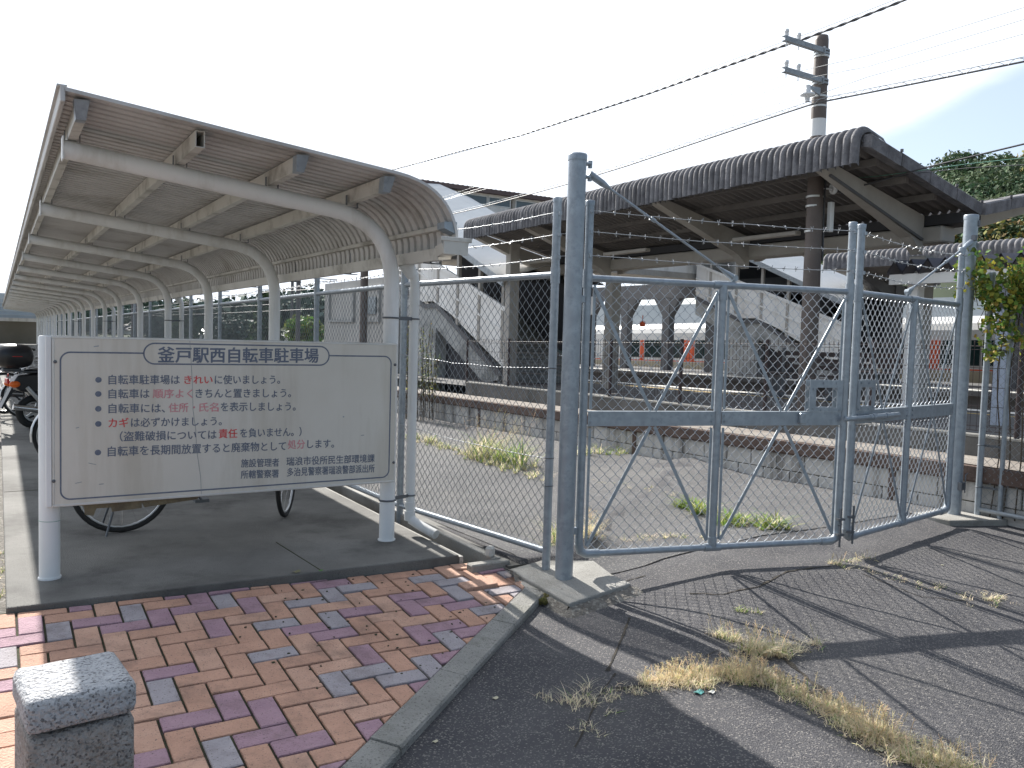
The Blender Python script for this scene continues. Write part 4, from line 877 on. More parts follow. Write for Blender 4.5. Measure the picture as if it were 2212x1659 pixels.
# ================================================================== covered stairs
def stair(s0, s1, lab, name='covered_stair', far=False):
    """front face in the plane s0; t,z outline measured for the near stair"""
    o = (s0, 12, 0); g = thing(name, o, lab, 'covered stair'); W_ = s1-s0
    # panel wall
    b = B(o); lo = [(10.03, .95), (10.35, .95), (13.2, 2.42), (14.1, 2.42), (20.5, 5.0)]; up = [(20.5, 6.0), (13.84, 3.43), (10.03, 2.12)]
    b.prism([(s0, t, z) for t, z in [(9.9, .75), (13.2, 2.30), (14.1, 2.30), (16.2, 3.04), (16.2, 4.24), (13.84, 3.43), (9.9, 2.07)]], (.05, 0, 0)); b.build('panel_wall', OFFW, g)
    def zl(t): return 2.07+(t-9.9)*.345
    for k, (dz, th, m, out) in enumerate(((.02, .10, OFFW, .05), (-.50, .05, OFFW, .03), (-.93, .05, OFFW, .03))):
        b = B(o); lo_t = (9.9, 10.1, 11.2)[k]; b.prism([(s0-out, lo_t, zl(lo_t)+dz), (s0-out, 16.2, zl(16.2)+dz), (s0-out, 16.2, zl(16.2)+dz-th), (s0-out, lo_t, zl(lo_t)+dz-th)], (out, 0, 0)); b.build('panel_rail', m, g)
    for t in (10.05, 11.1, 12.15, 13.2, 14.3, 15.5):
        b = B(o); z1 = zl(t)+.92-.0*(t-10); b.box((s0-.02, t-.05, max(.9, zl(t)-1.15)), (s0+.06, t+.05, 2.86+(t-10.17)*.417+.05)); b.build('mullion', BEIGE, g)
    # dark stringer and concrete body
    b = B(o); b.prism([(s0-.03, t, z) for t, z in ((9.95, .60), (10.14, .72), (13.2, 2.24), (13.95, 2.24), (16.2, 3.12), (16.2, 2.98), (13.98, 2.13), (13.25, 2.13), (10.2, .60))], (.08, 0, 0)); b.build('stringer', DARKCOL, g)
    b = B(o); b.prism([(s0+.02, t, z) for t, z in ((10.2, .50), (10.2, .62), (13.22, 2.13), (13.98, 2.13), (16.2, 2.98), (16.2, 2.45), (14.6, 1.75), (13.3, 1.62), (10.83, .39))], (W_-.04, 0, 0)); b.build('stair_slab', STCON, g)
    b = B(o); b.prism([(s0-.01, 14.55, -.3), (s0-.01, 14.55, 1.75), (s0-.01, 13.25, 1.63), (s0-.01, 13.3, -.3)], (W_, 0, 0)); b.build('landing_pier', STCON, g)
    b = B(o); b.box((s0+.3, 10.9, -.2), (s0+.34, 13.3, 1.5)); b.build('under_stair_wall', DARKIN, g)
    n = 16
    for k in range(n):
        t = 10.2+(13.0-10.2)*k/n; b = B(o); b.box((s0+.08, t, .42+1.5*k/n), (s1-.05, t+.2, .56+1.5*(k+1)/n)); b.build('step', CONC, g)
    # inside far wall
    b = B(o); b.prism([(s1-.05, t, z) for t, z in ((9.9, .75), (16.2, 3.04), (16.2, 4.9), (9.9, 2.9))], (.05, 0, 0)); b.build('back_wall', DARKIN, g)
    # roof: two shallow corrugated slopes
    def ze(t): return 2.86+(t-10.17)*.417
    b = B(o); rows = []; n = 110
    for k in range(n*2+1):
        t = 9.7+(16.5-9.7)*k/(n*2); h = .02*(k % 2); m_ = (s0+s1)/2; rows.append([(s0-.25, t, ze(t)+h), (m_-.3, t, ze(t)+.36+h), (m_+.3, t, ze(t)+.40+h), (s1+.25, t, ze(t)+.10+h)])
    b.grid(rows); b.build('roof_sheet', ROOFW, g)
    b = B(o); b.prism([(s0-.26, t, z) for t, z in ((9.68, ze(9.68)-.14), (9.68, ze(9.68)+.01), (16.5, ze(16.5)+.01), (16.5, ze(16.5)-.14))], (.03, 0, 0)); b.build('fascia', GALV_D, g)
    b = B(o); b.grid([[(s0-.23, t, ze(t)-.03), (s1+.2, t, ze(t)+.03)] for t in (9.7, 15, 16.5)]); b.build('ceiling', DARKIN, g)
    return g
stair(7.0, 9.3, 'near covered stair with white panel walls and bright roof, behind the fence beside the downpipe')
stair(18.7, 20.9, 'far covered stair with white panels on the second platform, seen through the gate')
# footbridge
fb = thing('footbridge', (12, 16.4, 0), 'covered footbridge with a band of windows crossing above the tracks', 'footbridge'); fo_ = (12, 16.4, 0)
b = B(fo_); b.box((7.4, 16.40, 3.9), (21.4, 16.46, 5.38)); b.build('wall', OFFW, fb)
b = B(fo_); b.box((7.4, 18.5, 3.9), (21.4, 18.56, 5.7)); b.build('wall', OFFW, fb)
b = B(fo_); b.box((7.4, 16.38, 3.7), (21.4, 18.58, 3.9)); b.build('deck', BEIGE, fb)
b = B(fo_); b.box((7.4, 16.39, 5.66), (21.4, 16.47, 5.78)); b.build('lintel', OFFW, fb)
b = B(fo_); rows = []
for k in range(181):
    s = 7.2+(21.7-7.2)*k/180; h = .025*(k % 2); rows.append([(s, 16.15, 5.82+h), (s, 17.5, 6.0+h), (s, 18.8, 5.82+h)])
b.grid(rows); b.grid([[(7.2, 16.155, 5.71), (7.2, 16.155, 5.83)], [(21.7, 16.155, 5.71), (21.7, 16.155, 5.83)]]); b.grid([[(7.2, 16.16, 5.72), (7.2, 18.7, 5.72)], [(21.7, 16.16, 5.72), (21.7, 18.7, 5.72)]]); b.build('roof', REDROOF, fb)
s = 7.5
while s < 20:
    b = B(fo_); b.box((s, 16.36, 5.38), (s+.10, 16.5, 5.66)); b.build('window_post', BEIGE, fb)
    f = B(fo_)
    for k in (0, 1):
        a0 = s+.12+k*.82; a1 = a0+.79
        for q in ((a0, 5.385, a1, 5.41), (a0, 5.63, a1, 5.655), (a0, 5.41, a0+.03, 5.63), (a1-.03, 5.41, a1, 5.63)): f.box((q[0], 16.38, q[1]), (q[2], 16.42, q[3]))
    w = f.build('window_frame', WHITE, fb)
    for k in (0, 1):
        a0 = s+.15+k*.82; g_ = B(fo_); g_.box((a0, 16.40, 5.41), (a0+.73, 16.406, 5.63)); g_.build('pane', GLASSB, w)
    s += 1.78
# concrete tower of the stair, left, behind the shelter posts
tw = thing('concrete_stair_tower', (7, 19, 0), 'pale concrete stair tower with a recessed panel and small window behind the shelter posts', 'building'); to = (7, 19, 0)
b = B(to); b.box((7.0, 16.5, -.8), (9.4, 21.6, 3.05)); b.build('wall', mat('tower_concrete', (.40, .39, .365), .85, col2=(.47, .46, .44), nscale=1, stain=(.2, .2, .19), sscale=1, samt=.7, streak=True), tw)
b = B(to)
for q in ((16.9, 1.85, 18.1, 2.75), (18.9, 1.85, 21.0, 2.75)):
    for r in ((q[0], q[1]-.08, q[2], q[1]), (q[0], q[3], q[2], q[3]+.08), (q[0]-.1, q[1]-.08, q[0], q[3]+.08), (q[2], q[1]-.08, q[2]+.1, q[3]+.08)): b.box((6.93, r[0], r[1]), (7.0, r[2], r[3]))
b.build('panel_frame', STCON, tw)
b = B(to); b.box((6.96, 17.1, 2.0), (6.99, 17.8, 2.5)); wf = b.build('window', GLASSB, tw)
b = B((6.4, 16.6, 0)); b.tube([(6.4, 16.6, -.6), (6.4, 16.6, 4.2)], .11, 12); single(b, 'dark_pole', POLEM, (6.4, 16.6, 0), 'dark brown pole standing in front of the concrete stair tower', 'pole')
# ================================================================== far canopy
c2_ = thing('platform_canopy', (20, 6, 0), 'far platform canopy with a grey rounded corrugated eave behind the ivy', 'canopy'); c2o = (20, 6, 0)
b = B(c2o); P = [(18.6, 4.08)]; Nn = [(-.2, .98)]
for i in range(8): a = math.radians(82+13*i); P.append((18.2+.17*math.cos(a), 3.93+.17*math.sin(a))); Nn.append((math.cos(a), math.sin(a)))
P.append((18.03, 3.66)); Nn.append((-1, 0)); rows = []; n = 82
for k in range(n*6+1):
    t = -2.0+12.4*k/(n*6); h = abs(math.sin(math.pi*k/6))*.045; rows.append([(p[0]+q[0]*h, t, p[1]+q[1]*h) for p, q in zip(P, Nn)])
b.grid(rows, True); b.build('eave_sheet', SLATE, c2_)
b = B(c2o); b.prism([(18.1, -2, 3.75), (20.2, -2, 3.35), (20.2, -2, 3.45), (18.1, -2, 3.9)], (0, 12.4, 0)); b.build('roof_slab', SOFFIT, c2_)
b = B(c2o); b.prism([(20.2, -2, 3.35), (22.6, -2, 3.8), (22.6, -2, 3.95), (20.2, -2, 3.45)], (0, 12.4, 0)); b.build('roof_slab', SOFFIT, c2_)
for t in (-1, 2.5, 6.0, 9.5):
    b = B(c2o); b.box((20.0, t-.16, -.2), (20.4, t+.16, 3.3)); b.build('column', DARKCOL, c2_)
    b = B(c2o); b.prism([(18.3, t-.12, 3.6), (20.2, t-.12, 3.2), (20.2, t-.12, 2.5), (19.6, t-.12, 3.0), (18.3, t-.12, 3.45)], (0, .24, 0)); b.prism([(20.3, t-.12, 3.2), (22.3, t-.12, 3.6), (22.3, t-.12, 3.45), (20.8, t-.12, 3.0), (20.3, t-.12, 2.5)], (0, .24, 0)); b.build('roof_beam', DARKCOL, c2_)
b = B(c2o); b.box((18.05, 6.5, 3.98), (18.4, -3, 4.0)); b.build('eave_lath', DARKCOL, c2_)
af = thing('arched_frame', (20.3, 18, 0), 'dark grey row of haunched posts under a beam on the second platform,', 'canopy frame'); ao = (20.3, 18, 0)
for t in (12.2, 14.5, 16.95, 19.35, 21.9, 24.4):
    b = B(ao); b.box((20.2, t-.2, -.6), (20.5, t+.2, 3.2)); b.build('column', DARKCOL, af)
    b = B(ao); b.prism([(20.22, t-.2, 2.45), (20.22, t-.75, 3.17), (20.22, t+.75, 3.17), (20.22, t+.2, 2.45)], (.26, 0, 0)); b.build('haunch', DARKCOL, af)
b = B(ao); b.box((20.2, 11.8, 3.16), (20.5, 24.8, 3.75)); b.build('beam', DARKCOL, af)
# small folded plate roof on the near platform
lr = thing('platform_shelter', (7.6, .5, 0), 'small platform shelter with a dark folded plate roof and white fascia beam', 'shelter'); lo_ = (7.6, .5, 0)
b = B(lo_); b.box((7.5, -2.2, 2.27), (7.56, 1.24, 2.40)); b.build('fascia_beam', OFFW, lr)
b = B(lo_); rows = []; k = 0; t = 1.25
while t > -2.3: rows.append([(7.45, t, 2.42+(.16 if k % 2 else 0)), (9.0, t, 2.50+(.16 if k % 2 else 0))]); t -= .11; k += 1
b.grid(rows); b.grid([[(p[0], p[1], p[2]-.03) for p in r][::-1] for r in rows]); b.build('folded_roof', mat('purple_grey_sheet', (.12, .11, .125), .6), lr)
for (s, t, m) in ((7.75, 1.02, OFFW), (7.95, -.02, mat('pale_blue_column', (.42, .47, .56), .5))):
    b = B(lo_); b.box((s-.075, t-.075, zp(t)-.05), (s+.075, t+.075, 2.45), .01); b.build('column', m, lr)
# benches
def bench(p, lab):
    g = thing('bench', p, lab, 'bench'); s, t, z = p
    for k in range(3): b = B(p); b.box((s-.03+k*.11, t-.75, z+.42), (s+.06+k*.11, t+.75, z+.445)); b.build('seat_slat', FENCEB, g)
    for k in range(3): b = B(p); b.box((s+.33, t-.75, z+.52+k*.12), (s+.35, t+.75, z+.60+k*.12)); b.build('back_slat', FENCEB, g)
    for d in (-.6, .6): b = B(p); b.box((s, t+d-.03, z), (s+.36, t+d+.03, z+.42)); b.box((s+.31, t+d-.03, z+.42), (s+.33, t+d+.03, z+.9)); b.build('bench_leg', BRACK, g)
q = onz(1722, 862, .5); bench((q[0], q[1], zp(q[1])), 'brown slatted platform bench seen through the left gate leaf'); q = onz(1893, 848, .5); bench((q[0], q[1], zp(q[1])), 'brown slatted platform bench seen through the right gate leaf')
# hanging things under the near canopy
b = B((7.9, 8.2, 2.0)); b.box((7.88, 8.0, 1.95), (7.92, 8.3, 2.32), .01); b.tube([(7.9, 8.15, 2.32), (7.9, 8.15, 2.65)], .012, 6); single(b, 'hanging_sign', OFFW, (7.9, 8.2, 2.0), 'small white sign hanging under the near canopy', 'sign')
bx = onz(1387, 732, 1.2)
b = B((8.6, 8.4, 1.5)); b.tube([(8.6, 8.4, 2.6), (8.6, 8.4, 1.85), (8.6, 8.25, 1.83)], .02, 6); b.tube([(8.6, 8.25, 1.83), (8.6, 8.25, 1.78)], .05, 8); single(b, 'loudspeaker', BRACK, (8.6, 8.4, 1.5), 'dark hanging loudspeaker under the canopy seen through the gate', 'loudspeaker')
q = ons(1388, 700, 8.9); b = B(q); b.obox(q, (.09, .09, .11), None, .01); b.tube([(q[0], q[1], q[2]+.055), (q[0], q[1], q[2]+.18)], .01, 6); single(b, 'orange_signal_box', ORANGE, q, 'small orange box hanging in front of the train roof', 'signal')
# ================================================================== train
tr = thing('train', (24, 15, 0), 'silver commuter train with dark windows and orange stripes standing beyond the second platform', 'train'); tro = (24, 15, 0)
def tz(t): return -.0185*t
def car(t0, t1, nose):
    P = [(24.0, -.2), (24.0, 2.28), (24.06, 2.50), (24.25, 2.66), (24.8, 2.76), (25.6, 2.76), (26.3, 2.66), (26.6, 2.4), (26.6, -.2)]
    b = B(tro); ts_ = [t0, t0+.3, t0+.8, (t0+t1)/2, t1]; rows = []
    for i, t in enumerate(ts_):
        k = (.90, .97, 1, 1, 1)[i] if nose else 1; rows.append([(25.3+(p[0]-25.3)*k, t, (p[1]*(k if p[1] > 1 else 1))+tz(t)) for p in P])
    b.grid(rows, False); n = len(P); b.add(rows[0], [tuple(range(n))]); b.add(rows[-1], [tuple(range(n))[::-1]]); return b.build('car_body', TRAINM, tr)
cars = [(-12, 5.6), (6.0, 27.2), (27.4, 44)]
for i, (a, c) in enumerate(cars):
    body = car(a, c, i == 1); 
    b = B(tro); b.grid([[(23.99, t, .98+tz(t)), (23.99, t, 1.02+tz(t))] for t in (a+.8, c-.2)]); b.build('waist_line', ORANGE, body)
    def panel(t0, t1, or_):
        z0, z1 = (1.02, 1.95) if or_ else (1.14, 1.95); x = 23.98 if or_ else 23.985
        if t0 < a+.2 or t1 > c-.2: return
        b = B(tro); b.prism([(x, t0, z0+tz(t0)), (x, t1, z0+tz(t1)), (x, t1, z1+tz(t1)), (x, t0, z1+tz(t0))], (.03, 0, 0)); b.build('orange_panel' if or_ else 'window', ORANGE if or_ else TRGLASS, body)
    for x0, x1 in ((1383, 1391), (1476, 1500), (1583, 1597), (2001, 2031), (2185, 2208)): panel(ons(x1, 735, 23.98)[1], ons(x0, 735, 23.98)[1], True)
    for x0, x1 in ((1345, 1381), (1393, 1428), (1432, 1474), (1502, 1530), (1540, 1581), (1599, 1640), (1700, 1760), (1800, 1850), (1925, 1960), (1964, 1999), (2033, 2070), (2074, 2118), (2124, 2183), (2210, 2280)): panel(ons(x1, 735, 23.985)[1], ons(x0, 735, 23.985)[1], False)
    for k in range(6): t = 27.5+2.6*k; panel(t, t+2.1, False); panel(t+2.15, t+2.5, True)
    for k in range(5): t = 4.6-2.8*k; panel(t-2.1, t, False); panel(t+.1, t+.5, True)
    b = B(tro); m_ = (a+c)/2; b.box((24.6, m_-3, 2.74+tz(m_)), (26, m_+2.4, 3.02+tz(m_)), .08); b.build('roof_unit', OFFW, body)
    b = B(tro); b.grid([[(23.97, t, .25+tz(t)), (23.97, t, .95+tz(t))] for t in (a+.3, c)]); b.build('lower_skirt', mat('warm_steel', (.42, .36, .26), .45, .2), body)
b = B((30, 20, 0)); b.box((40, -10, -.4), (41, 60, 4.2)); single(b, 'warehouse', BLUEW, (30, 20, 0), 'long pale warehouse wall behind the train', 'building')
# catenary mast, spans
cm_i = 0
for s, t, h in ((2.6, 33, 6.0), (10.6, 36, 6.6), (3.0, 55, 7), (17, 58, 7.2)):
    cm_i += 1
    p = (s, t, 0); g = thing('catenary_mast', p, ('nearest slender steel mast seen between the shelter posts', 'steel mast beyond the concrete stair tower', 'distant steel mast above the sign, second from the left', 'farthest steel mast behind the stair roofs')[cm_i-1], 'mast'); b = B(p); b.tube([(s, t, -1.5), (s, t, h)], .12, 8); b.build('mast', DARKCOL, g)
    b = B(p); b.tube([(s, t, h-.6), (s+4, t, h-.6)], .05, 6); b.tube([(s, t, h-2.0), (s+3, t, h-.7)], .04, 6); b.tube([(s, t, h-1.6), (s+3.6, t, h-1.6)], .04, 6); b.build('bracket_arm', DARKCOL, g)
rw = random.Random(5)
for k in range(9):
    z = 2.2+rw.uniform(0, 4.2); s = 2.8+rw.uniform(0, 6); p = (s, 22, z); b = B(p); b.tube([(s, 22, z), (s+rw.uniform(-1, 1), 38, z+rw.uniform(-.2, .3)), (s+rw.uniform(-2, 2), 75, z+rw.uniform(-.2, .5))], .012, 4, False)
    single(b, 'overhead_wire', CABLE, p, 'thin overhead railway wire in the tangle seen between the shelter posts', 'cable', 'tangle of overhead railway wires beyond the fence')
# ================================================================== far scenery
def crown(b, c, R, n, leaf, rr, squash=.8):
    """leaf clumps spread through a lumpy crown"""
    c = Vector(c); sd = rr.uniform(0, 90)
    for i in range(n):
        d = Vector((rr.gauss(0, 1), rr.gauss(0, 1), rr.gauss(0, 1))).normalized()
        k = (1+.35*noise.noise(d*2.1+Vector((sd, 0, 0))))*rr.uniform(.72, 1.03)
        p = c+Vector((d.x*R, d.y*R, d.z*R*squash))*k; a = Vector((rr.gauss(0, 1), rr.gauss(0, 1), rr.gauss(0, 1)))*.7+d; a.normalize(); u = a.orthogonal().normalized(); w = a.cross(u); s = leaf*rr.uniform(.6, 1.4); r = rr.uniform(0, 6.28); u2 = u*math.cos(r)+w*math.sin(r); w2_ = a.cross(u2)
        b.add([p-u2*s, p-w2_*s*.6, p+u2*s, p+w2_*s*.7], [(0, 1, 2, 3)])
rr = random.Random(21)
def hill(nm, px, R, leaf, per, m, dist, base_drop, my=None):
    """px: ridge outline in the picture; crowns stand on a slope falling towards the camera"""
    def pt(x, y, d): r = ray(x, y); w = Vector((0, 0, H))+r*(d/ math.hypot(r.x, r.y)); return to_st(w)
    b = B((0, 0, 0)); bl2 = B((0, 0, 0)); by = B((0, 0, 0)); tb = B((0, 0, 0)); rows = []
    xs = [px[0][0]+(px[-1][0]-px[0][0])*i/60 for i in range(61)]
    def yr(x):
        for (x0, y0), (x1, y1) in zip(px[:-1], px[1:]):
            if x0 <= x <= x1: return y0+(y1-y0)*(x-x0)/(x1-x0)
    for f in (0, .25, .5, .75, 1.0):
        row = []
        for x in xs:
            s, t, z = pt(x, yr(x), dist); s2, t2, _ = pt(x, yr(x), dist*(1-.45*f)); row.append((s2, t2, (z-R*.8)*(1-f)-1.6*f))
        rows.append(row)
    tb.grid(rows[::-1], True)
    step = R*1.05
    wid = (Vector(pt(px[-1][0], 500, dist))-Vector(pt(px[0][0], 500, dist))).length; nx = int(wid/step); nf = int(dist*.45*.6/step)
    for j in range(nf):
        f = j/nf*.6
        for i in range(nx):
            x = px[0][0]+(px[-1][0]-px[0][0])*(i+rr.random())/nx; s, t, z = pt(x, yr(x), dist); s2, t2, _ = pt(x, yr(x), dist*(1-.45*f)); zz = (z-R*.8)*(1-f)-1.6*f
            r_ = R*rr.uniform(.7, 1.25); yel = my and rr.random() < (.05+.5*max(0, f-.25))
            crown(by if yel else (bl2 if my and rr.random() < .45 else b), (s2, t2, zz+r_*.35), r_, per, leaf, rr)
    single(tb, nm, mat('hill_ground', (.03, .045, .02), .95), (0, 0, 0), kind='structure')
    single(b, 'forest', m, (0, 0, 0), kind='stuff')
    if bl2.v: single(bl2, 'light_forest', mat('light_forest_leaves', (.105,.15,.075), .85, island=.7, trans=.15), (0, 0, 0), kind='stuff')
    if by.v: single(by, 'autumn_wood', my, (0, 0, 0), kind='stuff')
hill('hill', [(1780, 450), (1960, 402), (1990, 378), (2020, 358), (2060, 344), (2110, 338), (2160, 342), (2212, 336), (2300, 320), (2500, 300)], 4.2, .36, 700, FOREST, 185, 0, FORESTY)
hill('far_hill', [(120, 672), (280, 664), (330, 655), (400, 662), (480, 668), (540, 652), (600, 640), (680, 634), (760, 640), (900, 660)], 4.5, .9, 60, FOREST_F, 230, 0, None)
def tree(p, h, R, n, leaf, m, lab, conifer=False):
    g = thing('tree', p, lab, 'tree'); s, t, z = p; b = B(p); b.tube([(s, t, z), (s+.1, t, z+h*.5), (s, t, z+h*.85)], [h*.03, h*.02, h*.008], 8); b.tube([(s, t, z+h*.4), (s+R*.5, t, z+h*.65)], [h*.012, h*.004], 6); b.tube([(s, t, z+h*.35), (s-R*.5, t+.2, z+h*.6)], [h*.012, h*.004], 6); b.build('trunk', BARK, g)
    b = B(p)
    if conifer:
        for k in range(7): f = k/7; crown(b, (s+rr.uniform(-.2, .2), t, z+h*(.3+.68*f)), R*(1-.75*f), n//7, leaf, rr, .6)
    else:
        for k in range(6): a = k*1.05; crown(b, (s+R*.45*math.cos(a), t+R*.45*math.sin(a), z+h*.62+R*.3*math.sin(k*2.3)), R*.62, n//6, leaf, rr)
    b.build('crown', m, g)
for (x, y, d, h, R, con, lab) in ((575, 712, 75, 5.2, 1.6, True, 'tall dark conifer seen between two shelter posts left of the stair tower'), (400, 716, 90, 4.6, 1.5, True, 'dark conifer rising above the far roofs behind the shelter'),
                             (500, 716, 80, 2.6, 2.6, False, 'bushy green tree behind the grey house roof'), (660, 716, 60, 3.4, 1.4, False, 'light green tree just left of the concrete stair tower'), (340, 716, 100, 3.2, 3.0, False, 'rounded green tree at the far end of the fence')):
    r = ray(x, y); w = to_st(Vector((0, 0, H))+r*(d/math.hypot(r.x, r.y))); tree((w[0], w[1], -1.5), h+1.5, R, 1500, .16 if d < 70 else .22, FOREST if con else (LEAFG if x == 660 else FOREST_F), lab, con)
# houses beyond the fence
def house(x, d, w, dp, h, rh, roofm, wallm, lab, rot=0.3):
    r = ray(x, 720); q = to_st(Vector((0, 0, H))+r*(d/math.hypot(r.x, r.y))); p = (q[0], q[1], -1.5); g = thing('house', p, lab, 'house', rz=rot); s, t, z = 0, 0, 0
    b = B(); b.box((-w/2, -dp/2, 0), (w/2, dp/2, h)); b.add([(-w/2, -dp/2, h), (w/2, -dp/2, h), (0, -dp/2, h+rh*.9), (-w/2, dp/2, h), (w/2, dp/2, h), (0, dp/2, h+rh*.9)], [(0, 1, 2), (5, 4, 3)]); b.build('wall', wallm, g)
    b = B(); o = .5; b.add([(-w/2-o, -dp/2-o, h-o*rh/(w/2)), (0, -dp/2-o, h+rh), (w/2+o, -dp/2-o, h-o*rh/(w/2)), (-w/2-o, dp/2+o, h-o*rh/(w/2)), (0, dp/2+o, h+rh), (w/2+o, dp/2+o, h-o*rh/(w/2))]+[(-w/2-o, -dp/2-o, h-o*rh/(w/2)-.15), (0, -dp/2-o, h+rh-.15), (w/2+o, -dp/2-o, h-o*rh/(w/2)-.15)], [(0, 1, 4, 3), (1, 2, 5, 4), (0, 6, 7, 1), (1, 7, 8, 2)]); b.build('roof', roofm, g)
    for k in (-1, 1): b = B(); b.box((k*w*.22-.4, -dp/2-.03, h*.45), (k*w*.22+.4, -dp/2, h*.8)); b.build('window', GLASSB, g)
house(518, 150, 6.2, 9, 2.9, 1.7, TILER, STCON, 'house with a dark grey gable roof behind the fence, framed by shelter posts')
house(610, 120, 4.6, 6, 1.9, .5, OFFW, OFFW, 'low building with a bright white roof beside the grey gabled house', -.4)
house(437, 120, 2.2, 4, 2.4, .5, ROOFW, BLUEW, 'small shed with a bright white roof behind the third shelter post', .5)
house(300, 170, 7, 9, 2.4, 1.4, TILER, OFFW, 'farthest small house seen low at the end of the fence')
# wall and building closing the far end of the shelter
ew = thing('end_building', (-1, 64, 0), 'pale blue grey building closing the far end of the shelter', 'building'); eo = (-1, 64, 0)
b = B(eo); b.box((-14, 66, -.5), (1.5, 67, 3.6)); b.build('wall', BLUEW, ew)
b = B(eo)
for k in range(5): b.box((-14, 65.96, 2.0+k*.3), (1.5, 66, 2.03+k*.3))
b.build('siding_batten', ALU, ew)
b = B(eo); b.box((.2, 65.7, 1.9), (1.2, 66, 3.3)); b.build('window', GLASSB, ew)
wl = thing('end_wall', (-3, 63.5, 0), 'low tan wall with a pale coping behind the parked bicycles at the far end', 'wall')
b = B((-3, 63.5, 0)); b.box((-14, 63.4, -.3), (.6, 63.6, 1.55)); b.build('wall_body', TANW, wl); b = B((-3, 63.5, 0)); b.box((-14, 63.3, 1.55), (.7, 63.7, 1.8)); b.build('coping', OFFW, wl)
tree((-5.2, 56, 0), 5.2, 2.4, 1600, .13, LEAFG, 'green tree whose leaves hang into view under the far end of the roof')
